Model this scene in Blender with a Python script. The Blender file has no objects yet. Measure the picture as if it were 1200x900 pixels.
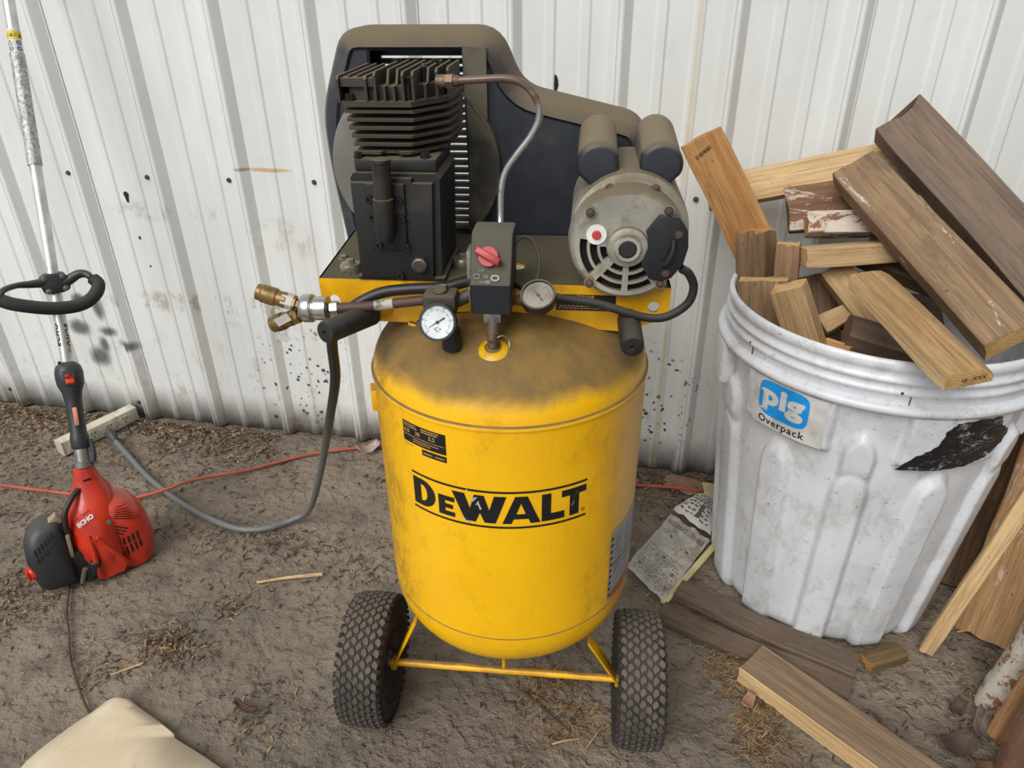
import bpy, bmesh, math, random
from mathutils import Vector, Matrix, Euler, noise
random.seed(7)
PI = math.pi
scn = bpy.context.scene
COL = scn.collection

# ------------------------------------------------------------------ camera, world, light, exposure
def cam_setup():
    pitch, roll, yaw = math.radians(29.65175), math.radians(-0.56186), math.radians(11.01684)
    f = Vector((-math.sin(yaw)*math.cos(pitch), math.cos(yaw)*math.cos(pitch), -math.sin(pitch)))
    r = Vector((math.cos(yaw), math.sin(yaw), 0)); u = r.cross(f)
    c, s = math.cos(roll), math.sin(roll)
    r2 = r*c + u*s; u2 = u*c - r*s
    cd = bpy.data.cameras.new('camera'); co = bpy.data.objects.new('camera', cd); COL.objects.link(co)
    m = Matrix(((r2.x, u2.x, -f.x, 0), (r2.y, u2.y, -f.y, 0), (r2.z, u2.z, -f.z, 1.2), (0, 0, 0, 1)))
    co.matrix_world = m
    cd.sensor_width = 36; cd.lens = 36*848.43/1200; cd.clip_start = .02
    scn.camera = co
cam_setup()
w = bpy.data.worlds.new('daylight'); scn.world = w; w.use_nodes = True
w.node_tree.nodes['Background'].inputs[0].default_value = (.86, .93, 1.0, 1)
w.node_tree.nodes['Background'].inputs[1].default_value = 0.52
sd = bpy.data.lights.new('soft_daylight', 'SUN'); sd.energy = 2.9; sd.angle = math.radians(42); sd.color = (1.0, .985, .95)
so = bpy.data.objects.new('soft_daylight', sd); COL.objects.link(so)
so.rotation_euler = Vector((.26, .70, -.70)).to_track_quat('-Z', 'Y').to_euler()
scn.view_settings.view_transform = 'Standard'; scn.view_settings.look = 'None'
scn.view_settings.gamma = 1; scn.view_settings.use_curve_mapping = False
scn.view_settings.exposure = 0.05

# ------------------------------------------------------------------ materials
def lin(c):
    return tuple(((x/255)/12.92 if x/255 <= .04045 else ((x/255+.055)/1.055)**2.4) for x in c) + (1,)
class NT:
    def __init__(s, name):
        s.m = bpy.data.materials.new(name); s.m.use_nodes = True; s.t = s.m.node_tree
        s.b = s.t.nodes['Principled BSDF']; s.tc = s.t.nodes.new('ShaderNodeTexCoord')
    def n(s, typ, **k):
        o = s.t.nodes.new('ShaderNode'+typ)
        for a, v in k.items(): setattr(o, a, v)
        return o
    def l(s, a, b): s.t.links.new(a, b)
    def noise(s, scale, detail=4, rough=.55, stretch=(1, 1, 1), off=None, dist=0):
        mp = s.n('Mapping'); mp.inputs['Scale'].default_value = stretch
        s.l(s.tc.outputs['Object'], mp.inputs['Vector'])
        if off is not None: s.l(off, mp.inputs['Location'])
        nz = s.n('TexNoise'); nz.inputs['Scale'].default_value = scale; nz.inputs['Detail'].default_value = detail
        nz.inputs['Roughness'].default_value = rough; nz.inputs['Distortion'].default_value = dist
        s.l(mp.outputs[0], nz.inputs['Vector']); return nz.outputs['Fac']
    def rng(s, v, a, b, c=0, d=1):
        o = s.n('MapRange'); o.interpolation_type = 'SMOOTHSTEP'
        for i, x in enumerate((a, b, c, d)): o.inputs[i+1].default_value = x
        s.l(v, o.inputs[0]); return o.outputs[0]
    def math(s, op, a, b=None):
        o = s.n('Math', operation=op)
        for i, x in enumerate((a, b)):
            if x is None: continue
            if isinstance(x, (int, float)): o.inputs[i].default_value = x
            else: s.l(x, o.inputs[i])
        return o.outputs[0]
    def mix(s, fac, a, b):
        o = s.n('Mix', data_type='RGBA'); 
        if isinstance(fac, (int, float)): o.inputs[0].default_value = fac
        else: s.l(fac, o.inputs[0])
        for i, x in ((6, a), (7, b)):
            if isinstance(x, tuple): o.inputs[i].default_value = x if len(x) == 4 else lin(x)
            else: s.l(x, o.inputs[i])
        return o.outputs[2]
    def bump(s, h, strength=.3, dist=.002):
        o = s.n('Bump'); o.inputs['Strength'].default_value = strength; o.inputs['Distance'].default_value = dist
        s.l(h, o.inputs['Height']); s.l(o.outputs[0], s.b.inputs['Normal'])
    def rand(s):
        oi = s.n('ObjectInfo'); m = s.n('Math', operation='MULTIPLY'); m.inputs[1].default_value = 37.3
        s.l(oi.outputs['Random'], m.inputs[0]); c = s.n('CombineXYZ')
        for i in range(3): s.l(m.outputs[0], c.inputs[i])
        return c.outputs[0], oi.outputs['Random']

MATS = {}
def M(name, col, rough=.6, metal=0, var=.12, vs=18, dust=None, dirt=None, bump=None, coat=0):
    """col sRGB; dust=(rgb, amount, lo, hi) settles on faces whose normal points up; dirt=(rgb, scale, thr, amount)"""
    if name in MATS: return MATS[name]
    if col == 0: raise KeyError(name)
    t = NT(name); b = t.b
    nz = t.noise(vs)
    base = lin(col); dk = tuple(c*(1-var*2.2) for c in base[:3])+(1,); lt = tuple(min(1, c*(1+var)) for c in base[:3])+(1,)
    out = t.mix(t.rng(nz, .3, .7), dk, lt)
    r = None
    if dirt:
        k = t.math('MULTIPLY', t.rng(t.noise(dirt[1], 6, .65), dirt[2], dirt[2]+.16), dirt[3])
        out = t.mix(k, out, lin(dirt[0]))
    if dust:
        g = t.n('NewGeometry'); sp = t.n('SeparateXYZ'); t.l(g.outputs['Normal'], sp.inputs[0])
        up = t.math('ADD', sp.outputs[2], t.math('MULTIPLY', t.math('SUBTRACT', t.noise(14, 6, .7), .5), .9))
        k = t.math('MULTIPLY', t.rng(up, dust[2], dust[3]), dust[1])
        out = t.mix(k, out, lin(dust[0]))
        r = t.rng(k, 0, 1, rough, .92); t.l(r, b.inputs['Roughness'])
    t.l(out, b.inputs['Base Color'])
    if r is None: b.inputs['Roughness'].default_value = rough
    b.inputs['Metallic'].default_value = metal; b.inputs['Coat Weight'].default_value = coat
    if bump: t.bump(t.noise(bump[0], 4), bump[1], .001)
    MATS[name] = t.m; return t.m

def WOOD(name, c1, c2, c3=None, weather=.3, gs=1.0, rough=.75, wthr=.5, paint=None):
    if name in MATS: return MATS[name]
    t = NT(name); off, rnd = t.rand()
    g1 = t.noise(42*gs, 5, .6, (.10, 1, 1), off, .8)
    g2 = t.noise(170*gs, 5, .65, (.035, 1, 1), off, .3)
    out = t.mix(t.rng(g1, .32, .68), lin(c1), lin(c2))
    dk = tuple(x*.55 for x in lin(c2)[:3])+(1,)
    out = t.mix(t.math('MULTIPLY', t.rng(g2, .48, .62), .55), out, dk)
    g3 = t.noise(420*gs, 3, .7, (.02, 1, 1), off); out = t.mix(t.math('MULTIPLY', t.rng(g3, .5, .66), .38), out, dk)
    st = t.math('MULTIPLY', t.rng(t.noise(18, 8, .8, (.6, 1, 1), off, 1.5), .57, .66), .42); out = t.mix(st, out, dk)
    if c3: out = t.mix(t.math('MULTIPLY', t.rng(t.noise(13, 7, .75, (.4, 1, 1), off), wthr, wthr+.14), weather), out, lin(c3))
    spk = t.math('MULTIPLY', t.rng(t.noise(120, 3, .6, (.5, 1, 1), off), .68, .74), .7)
    out = t.mix(spk, out, lin((60, 45, 34)))
    if paint:
        pk = t.rng(t.noise(24, 8, .8, (.3, 1, 1), off, .6), paint[1], paint[1]+.04)
        out = t.mix(pk, out, lin(paint[0]))
    hs = t.n('HueSaturation'); t.l(t.rng(rnd, 0, 1, .86, 1.12), hs.inputs['Value']); t.l(out, hs.inputs['Color'])
    t.l(hs.outputs[0], t.b.inputs['Base Color']); t.b.inputs['Roughness'].default_value = rough
    t.bump(t.math('ADD', g2, g3), .5, .0015)
    MATS[name] = t.m; return t.m
def ENDG(name, c1, c2):
    if name in MATS: return MATS[name]
    t = NT(name); off, rnd = t.rand()
    mp = t.n('Mapping'); mp.inputs['Location'].default_value = (0, .03, .045); t.l(t.tc.outputs['Object'], mp.inputs[0])
    wv = t.n('TexWave', wave_type='RINGS', rings_direction='X'); wv.inputs['Scale'].default_value = 65
    wv.inputs['Distortion'].default_value = 2.5; wv.inputs['Detail'].default_value = 2; t.l(mp.outputs[0], wv.inputs['Vector'])
    out = t.mix(t.math('MULTIPLY', wv.outputs['Fac'], .6), lin(c1), lin(c2))
    out = t.mix(t.math('MULTIPLY', t.rng(t.noise(40, 5, .7), .45, .7), .5), out, tuple(x*.6 for x in lin(c2)[:3])+(1,))
    t.l(out, t.b.inputs['Base Color']); t.b.inputs['Roughness'].default_value = .85
    t.bump(t.noise(150, 3), .4, .001)
    MATS[name] = t.m; return t.m

# ------------------------------------------------------------------ mesh helpers
def finish(o, smooth=True, ang=35):
    me = o.data
    if smooth:
        me.polygons.foreach_set('use_smooth', [True]*len(me.polygons))
        me.set_sharp_from_angle(angle=math.radians(ang))
def ob(name, bm, mat, parent=None, smooth=True, ang=35, fix=True):
    if fix: bmesh.ops.recalc_face_normals(bm, faces=bm.faces)
    me = bpy.data.meshes.new(name); bm.to_mesh(me); bm.free()
    for m in (mat if isinstance(mat, (list, tuple)) else [mat]): me.materials.append(m)
    o = bpy.data.objects.new(name, me); COL.objects.link(o)
    if parent: o.parent = parent
    finish(o, smooth, ang); return o
def tag(o, label=None, cat=None, group=None, kind=None):
    if label: o['label'] = label
    if cat: o['category'] = cat
    if group: o['group'] = group
    if kind: o['kind'] = kind
    return o
def empty(name, loc, yaw, label, cat, group=None):
    o = bpy.data.objects.new(name, None); COL.objects.link(o); o.location = loc; o.rotation_euler = (0, 0, yaw)
    o.empty_display_size = .05
    return tag(o, label, cat, group)
def B(): return bmesh.new()
def box(bm, c, s, R=None, bev=0, seg=2, tap=None):
    M4 = Matrix.Translation(Vector(c)) @ ((R.to_4x4() if R else Matrix.Identity(4))) @ Matrix.Diagonal((s[0], s[1], s[2], 1))
    r = bmesh.ops.create_cube(bm, size=1)
    vs = r['verts']
    if tap:
        for v in vs:
            if v.co.z > 0: v.co.x *= tap[0]; v.co.y *= tap[1]
    bmesh.ops.transform(bm, matrix=M4, verts=vs)
    if bev:
        es = list({e for v in vs for e in v.link_edges})
        bmesh.ops.bevel(bm, geom=es, offset=bev, segments=seg, affect='EDGES', profile=.5)
    return bm
def basis(d):
    d = Vector(d).normalized(); a = Vector((0, 0, 1)) if abs(d.z) < .9 else Vector((1, 0, 0))
    x = a.cross(d).normalized(); y = d.cross(x); return x, y, d
def lathe(bm, c, d, prof, seg=32, caps=True):
    """prof: list of (r, h) along axis d from point c"""
    x, y, z = basis(d); c = Vector(c); rings = []
    for r, h in prof:
        if r < 1e-6: rings.append([bm.verts.new(c+z*h)])
        else: rings.append([bm.verts.new(c+z*h+(x*math.cos(2*PI*k/seg)+y*math.sin(2*PI*k/seg))*r) for k in range(seg)])
    for A, Bb in zip(rings, rings[1:]):
        for k in range(seg):
            k2 = (k+1) % seg
            if len(A) == 1 and len(Bb) == 1: continue
            if len(A) == 1: bm.faces.new((A[0], Bb[k], Bb[k2]))
            elif len(Bb) == 1: bm.faces.new((A[k], A[k2], Bb[0]))
            else: bm.faces.new((A[k], A[k2], Bb[k2], Bb[k]))
    if caps:
        for R_ in (rings[0], rings[-1]):
            if len(R_) > 2: bm.faces.new(R_)
    return bm
def cyl(bm, a, b, r, r2=None, seg=20, bev=0):
    a = Vector(a); b = Vector(b); L = (b-a).length; r2 = r if r2 is None else r2
    if bev: return lathe(bm, a, b-a, [(r-bev, 0), (r, bev), (r2, L-bev), (r2-bev, L)], seg)
    return lathe(bm, a, b-a, [(r, 0), (r2, L)], seg)
def hexb(bm, a, d, r, h):
    d = Vector(d).normalized(); lathe(bm, a, d, [(r*1.3, 0), (r*1.3, h*.15)], 16); lathe(bm, Vector(a)+d*h*.15, d, [(r, 0), (r, h*.75), (r*.85, h*.85)], 6); return bm
def smooth_path(pts, n=6):
    P = [Vector(p) for p in pts]; P = [P[0]*2-P[1]]+P+[P[-1]*2-P[-2]]; out = []
    for i in range(1, len(P)-2):
        a, b, c, d = P[i-1:i+3]
        for k in range(n):
            t = k/n
            out.append(.5*((2*b)+(c-a)*t+(2*a-5*b+4*c-d)*t*t+(3*b-a-3*c+d)*t**3))
    out.append(P[-2]); return out
def tube(bm, pts, r, seg=10, n=6, caps=True):
    P = smooth_path(pts, n) if n > 1 else [Vector(p) for p in pts]
    N = len(P); rr = r if callable(r) else (lambda t: r)
    T = [(P[min(i+1, N-1)]-P[max(i-1, 0)]).normalized() for i in range(N)]
    x, y, _ = basis(T[0]); rings = []
    for i in range(N):
        x = (x-T[i]*x.dot(T[i])).normalized(); y = T[i].cross(x); q = rr(i/(N-1))
        rings.append([bm.verts.new(P[i]+(x*math.cos(2*PI*k/seg)+y*math.sin(2*PI*k/seg))*q) for k in range(seg)])
    for A, Bb in zip(rings, rings[1:]):
        for k in range(seg): bm.faces.new((A[k], A[(k+1) % seg], Bb[(k+1) % seg], Bb[k]))
    if caps: bm.faces.new(rings[0]); bm.faces.new(rings[-1])
    return bm
def fill2d(loops, cut=None):
    """loops: list of point lists in uv; returns (verts, faces) triangulated with holes"""
    t = B()
    for lp in loops:
        vs = [t.verts.new((p[0], p[1], 0)) for p in lp]
        for a, b in zip(vs, vs[1:]+vs[:1]): t.edges.new((a, b))
    bmesh.ops.triangle_fill(t, use_beauty=True, edges=t.edges)
    return t
def rimbev(bm, pred, off, seg):
    bmesh.ops.recalc_face_normals(bm, faces=bm.faces); bm.normal_update()
    es = [e for e in bm.edges if pred(e) and len(e.link_faces) == 2 and e.calc_face_angle(0) > .45]
    bmesh.ops.bevel(bm, geom=es, offset=off, segments=seg, affect='EDGES', profile=.5, clamp_overlap=True)
def prism(bm, loops, f, h0, h1):
    """extrude a 2D shape with holes; f(u,v,h)->3D"""
    if len(loops) == 1:
        lo = [bm.verts.new(f(u, v, h0)) for u, v in loops[0]]; hi = [bm.verts.new(f(u, v, h1)) for u, v in loops[0]]; n = len(lo)
        bm.faces.new(lo[::-1]); bm.faces.new(hi)
        for k in range(n): bm.faces.new((lo[k], lo[(k+1) % n], hi[(k+1) % n], hi[k]))
        return bm
    t = fill2d(loops); t.verts.ensure_lookup_table(); t.verts.index_update()
    n = len(t.verts); lo = [bm.verts.new(f(v.co.x, v.co.y, h0)) for v in t.verts]; hi = [bm.verts.new(f(v.co.x, v.co.y, h1)) for v in t.verts]
    for fc in t.faces:
        ix = [v.index for v in fc.verts]
        bm.faces.new([lo[i] for i in reversed(ix)]); bm.faces.new([hi[i] for i in ix])
    i0 = 0
    for lp in loops:
        m = len(lp)
        for k in range(m):
            a, b = i0+k, i0+(k+1) % m
            bm.faces.new((lo[a], lo[b], hi[b], hi[a]))
        i0 += m
    t.free(); return bm
def bendflat(bm_src, f, step, thick=0):
    """cut a flat (xy) mesh into strips of width step then map through f(x,y)"""
    xs = [v.co.x for v in bm_src.verts]; a, b = min(xs), max(xs); k = math.floor(a/step)+1
    while k*step < b:
        g = bm_src.verts[:]+bm_src.edges[:]+bm_src.faces[:]
        bmesh.ops.bisect_plane(bm_src, geom=g, plane_co=(k*step, 0, 0), plane_no=(1, 0, 0), dist=1e-6); k += 1
    for v in bm_src.verts: v.co = f(v.co.x, v.co.y)
    return bm_src
def circ2(cx, cy, r, n=20, a0=0, a1=2*PI, full=True):
    return [(cx+r*math.cos(a0+(a1-a0)*k/(n if full else n-1)), cy+r*math.sin(a0+(a1-a0)*k/(n if full else n-1))) for k in range(n)]
def textbm(s, size, bold=0, shear=0, align='CENTER', spacing=1.0):
    cu = bpy.data.curves.new('t', 'FONT'); cu.body = s; cu.size = size; cu.offset = bold; cu.shear = shear; cu.align_x = align; cu.align_y = 'CENTER'
    cu.resolution_u = 3; cu.fill_mode = 'BOTH'; cu.space_character = spacing
    o = bpy.data.objects.new('t', cu); COL.objects.link(o)
    me = bpy.data.meshes.new_from_object(o.evaluated_get(bpy.context.evaluated_depsgraph_get()))
    bm = B(); bm.from_mesh(me); bpy.data.objects.remove(o); bpy.data.curves.remove(cu); bpy.data.meshes.remove(me)
    bmesh.ops.triangulate(bm, faces=bm.faces)
    return bm
def merge(dst, src):
    me = bpy.data.meshes.new('m'); src.to_mesh(me); src.free(); dst.from_mesh(me); bpy.data.meshes.remove(me); return dst
def place(bm, f):
    for v in bm.verts: v.co = f(v.co)
    return bm
def loft(bm, secs, seg=28, pw=2.5):
    """secs: (z, cx, cy, hx, hy); superellipse sections"""
    rings = []
    for z, cx, cy, hx, hy in secs:
        R_ = []
        for k in range(seg):
            a = 2*PI*k/seg; c, s = math.cos(a), math.sin(a)
            R_.append(bm.verts.new((cx+hx*math.copysign(abs(c)**(2/pw), c), cy+hy*math.copysign(abs(s)**(2/pw), s), z)))
        rings.append(R_)
    for A, Bb in zip(rings, rings[1:]):
        for k in range(seg): bm.faces.new((A[k], A[(k+1) % seg], Bb[(k+1) % seg], Bb[k]))
    bm.faces.new(rings[0]); bm.faces.new(rings[-1]); return bm

# ------------------------------------------------------------------ floor
def floor_mat():
    t = NT('dirt_floor')
    big = t.noise(2.2, 5, .6); mid = t.noise(13, 7, .6); fine = t.noise(90, 5, .7); grit = t.noise(330, 3, .7)
    out = t.mix(t.rng(big, .35, .65), (114, 103, 90), (137, 123, 107))
    out = t.mix(t.math('MULTIPLY', t.rng(mid, .45, .68), .6), out, lin((88, 78, 67)))
    out = t.mix(t.math('MULTIPLY', t.rng(fine, .55, .75), .5), out, lin((150, 134, 115)))
    out = t.mix(t.math('MULTIPLY', t.rng(grit, .6, .78), .55), out, lin((80, 70, 60)))
    t.l(out, t.b.inputs['Base Color']); t.b.inputs['Roughness'].default_value = .85
    peb = t.rng(t.noise(48, 3, .5), .45, .7)
    h = t.math('ADD', t.math('MULTIPLY', mid, 1.6), t.math('ADD', t.math('MULTIPLY', peb, .30), t.math('ADD', t.math('MULTIPLY', fine, .22), t.math('MULTIPLY', grit, .09))))
    t.bump(h, .85, .020)
    return t.m
def fh(x, y):
    rough = 1 if y < .95 else max(.25, 1-(y-.95)*2.0)
    if x < -.85: rough = max(.3, rough-(-.85-x)*1.2)
    v = Vector((x, y, 0))
    h = noise.noise(v*3.1)*.35+noise.noise(v*11)*.5*rough+noise.noise(v*26)*.5*rough+abs(noise.noise(v*48))*.35*rough
    return -.0045+max(-1.1, min(.75, h))*.011
def build_floor():
    x0, x1, y0, y1, st = -3.2, 2.2, -.6, 1.74, .011
    nx, ny = int((x1-x0)/st), int((y1-y0)/st)
    V = [(x0+i*st, y0+j*st, fh(x0+i*st, y0+j*st)) for j in range(ny+1) for i in range(nx+1)]
    F = [(j*(nx+1)+i, j*(nx+1)+i+1, (j+1)*(nx+1)+i+1, (j+1)*(nx+1)+i) for j in range(ny) for i in range(nx)]
    me = bpy.data.meshes.new('floor'); me.from_pydata(V, [], F); me.materials.append(floor_mat())
    o = bpy.data.objects.new('floor', me); COL.objects.link(o); finish(o, True, 180); tag(o, kind='structure')
build_floor()

# ------------------------------------------------------------------ wall of ribbed metal sheets
RX0, RP, WY = -1.44339794, .229434342, 1.673
def wall_mat():
    t = NT('white_painted_steel'); b = t.b
    sp = t.n('SeparateXYZ'); t.l(t.tc.outputs['Object'], sp.inputs[0]); X, Z = sp.outputs[0], sp.outputs[2]
    out = t.mix(t.rng(t.noise(3, 4, .6, (1, 1, .3)), .35, .65), (226, 227, 224), (214, 214, 210))
    fine = t.noise(22, 7, .75, (1, 1, .6)); gr = t.noise(8, 7, .75)
    low = t.rng(Z, .45, .0, 0, 1)
    k = t.math('MULTIPLY', t.math('ADD', t.math('MULTIPLY', low, .8), .12), t.rng(fine, .5, .7))
    out = t.mix(t.math('MULTIPLY', k, .5), out, lin((134, 122, 106)))
    foot = t.math('MULTIPLY', t.rng(t.math('ADD', Z, t.math('MULTIPLY', t.math('SUBTRACT', gr, .5), .1)), .035, .0, 0, 1), .6)
    out = t.mix(foot, out, lin((104, 92, 76)))
    def blob(cx, cz, rx, rz, lo=.5, hi=1.1):
        dx = t.math('DIVIDE', t.math('SUBTRACT', X, cx), rx); dz = t.math('DIVIDE', t.math('SUBTRACT', Z, cz), rz)
        d = t.math('SQRT', t.math('ADD', t.math('MULTIPLY', dx, dx), t.math('MULTIPLY', dz, dz)))
        return t.rng(t.math('ADD', d, t.math('MULTIPLY', t.math('SUBTRACT', gr, .5), .8)), lo, hi, 1, 0)
    # smudged bands at knee height, brown rubs
    for cx, cz, rx, rz, am in ((-1.15, .40, .5, .035, .5), (-1.0, .33, .25, .03, .45), (-.9, .42, .18, .05, .4), (-.93, .60, .12, .07, .25), (-1.25, .66, .2, .03, .3)):
        out = t.mix(t.math('MULTIPLY', t.math('MULTIPLY', blob(cx, cz, rx, rz), t.rng(fine, .48, .62)), am), out, lin((128, 112, 92)))
    # black spray marks left of the trimmer
    for cx, cz, rx, rz in ((-1.627, .296, .042, .030), (-1.545, .362, .024, .046), (-1.535, .29, .04, .022), (-1.475, .255, .044, .022), (-1.585, .205, .042, .040), (-1.56, .245, .024, .036), (-1.60, .385, .028, .026)):
        out = t.mix(t.math('MULTIPLY', blob(cx, cz, rx, rz, .35, 1.15), .82), out, lin((44, 44, 46)))
    # black speckles low on the wall
    vo = t.n('TexVoronoi'); vo.inputs['Scale'].default_value = 52; t.l(t.tc.outputs['Object'], vo.inputs['Vector'])
    sz = t.rng(t.noise(60, 1), .35, .7, .10, .36)
    dot = t.math('LESS_THAN', vo.outputs['Distance'], sz)
    wc = t.n('TexWhiteNoise'); t.l(vo.outputs['Color'], wc.inputs['Vector']); pick = t.math('GREATER_THAN', wc.outputs['Value'], .2)
    reg = t.math('MAXIMUM', blob(-.93, .2, .19, .19, .55, 1.0), blob(.06, .22, .13, .2, .55, 1.0))
    out = t.mix(t.math('MULTIPLY', t.math('MULTIPLY', dot, pick), t.math('MULTIPLY', reg, .9)), out, lin((26, 26, 26)))
    # ochre run down one sheet, rust smear at screw height
    st = t.math('MULTIPLY', t.rng(t.math('ABSOLUTE', t.math('SUBTRACT', X, .068)), .002, .007, 1, 0), t.rng(t.noise(9, 3, .6, (1, 1, .4)), .3, .6, .1, .6))
    out = t.mix(st, out, lin((196, 170, 120)))
    out = t.mix(t.math('MULTIPLY', blob(-.93, .779, .07, .006), .75), out, lin((190, 150, 84)))
    out = t.mix(t.math('MULTIPLY', blob(-1.0, .781, .02, .005), .6), out, lin((150, 90, 60)))
    t.l(out, b.inputs['Base Color']); b.inputs['Roughness'].default_value = .42
    t.bump(t.noise(5, 4, .6, (1, 1, .25)), .25, .004)
    return t.m
def wall():
    wm = wall_mat(); metal = M('wall_back_timber', (120, 100, 78), .9)
    bm = B(); box(bm, (-.5, 1.735, 1.15), (6.2, .02, 2.4))
    for z in (.06, .75, 1.45, 2.2): box(bm, (-.5, 1.7, z), (6.2, .045, .09))
    wo = ob('wall_back', bm, metal, smooth=False); tag(wo, kind='structure')
    rib = [(-.048, 0), (-.034, -.019), (-.029, -.0205), (-.0265, -.019), (-.0225, -.019), (-.02, -.0205), (-.0165, -.019), (0, 0)]
    def minor(c): return [(c-.013, 0), (c-.008, -.0034), (c+.008, -.0034), (c+.013, 0)]
    first = True
    for i0 in (-8, -4, 0, 4, 8, 12):
        pts = []
        for k in range(5):
            off = -.0022 if k == 4 else 0
            xr = RX0+(i0+k)*RP
            if k == 4: pts += [(xr-.056, WY)]
            pts += [(xr+a, WY+b+off) for a, b in rib]
            if k == 4: pts += [(xr+.004, WY+off)]
            if k < 4: pts += [(xr+a, WY+b) for a, b in minor(.059)+minor(.133)]
        bm = B(); zs = [.004, .12, .3, .5, .7, .9, 1.15, 1.4, 1.8, 2.3]; rows = []
        for z in zs:
            row = []
            for x, y in pts:
                dd = .0016*noise.noise(Vector((x*1.7, z*2.3, 5)))
                row.append(bm.verts.new((x, y+dd-(.003*math.exp(-((x-.17)/.02)**2-((z-.8)/.1)**2)), z+random.uniform(-.001, .001))))
            rows.append(row)
        for A, Bb in zip(rows, rows[1:]):
            for k in range(len(A)-1): bm.faces.new((A[k], A[k+1], Bb[k+1], Bb[k]))
        o = ob('metal_sheet', bm, wm, wo, True, 12)
        sm = o.modifiers.new('thickness', 'SOLIDIFY'); sm.thickness = .0007; sm.offset = 0
    sm_ = M('rusty_screw', (104, 72, 54), .8, .3)
    for i in range(-2, 12):
        for z, dx in ((.752, 0), (.05, .002), (1.45, 0)):
            bm = B(); x = RX0+i*RP-.062
            if z == .05 and i % 2: continue
            hexb(bm, (x, WY-.001, z+.003*math.sin(i*5)), (0, -1, 0), .0048, .005)
            ob('screw', bm, sm_, wo)
    bk = M('black_paint', (24, 24, 26), .5)
    for x, z, w_, h in ((-1.351, .695, .006, .03), (-1.345, .585, .004, .010), (-1.31, .575, .003, .005), (-1.16, .263, .0035, .022), (-1.335, .505, .003, .006), (-.224, .985, .005, .045)):
        bm = B(); lathe(bm, (x, WY-.0008, z), (0, -1, 0), [(1, 0), (1, .0008), (0, .0012)], 12)
        for v in bm.verts: v.co.x = x+(v.co.x-x)*w_*(1.5 if v.co.z > z and h > .02 else .8); v.co.z = z+(v.co.z-z)*h*.5
        ob('paint_run', bm, bk, wo)
wall()
bm = B(); box(bm, (1.62, .3, 1.2), (.03, 2.9, 2.4)); tag(ob('skylight_blocker', bm, M('blocker_brown', (120, 104, 86), .9), smooth=False), kind='structure')  # added unseen panel, keeps skylight off the right corner

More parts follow.
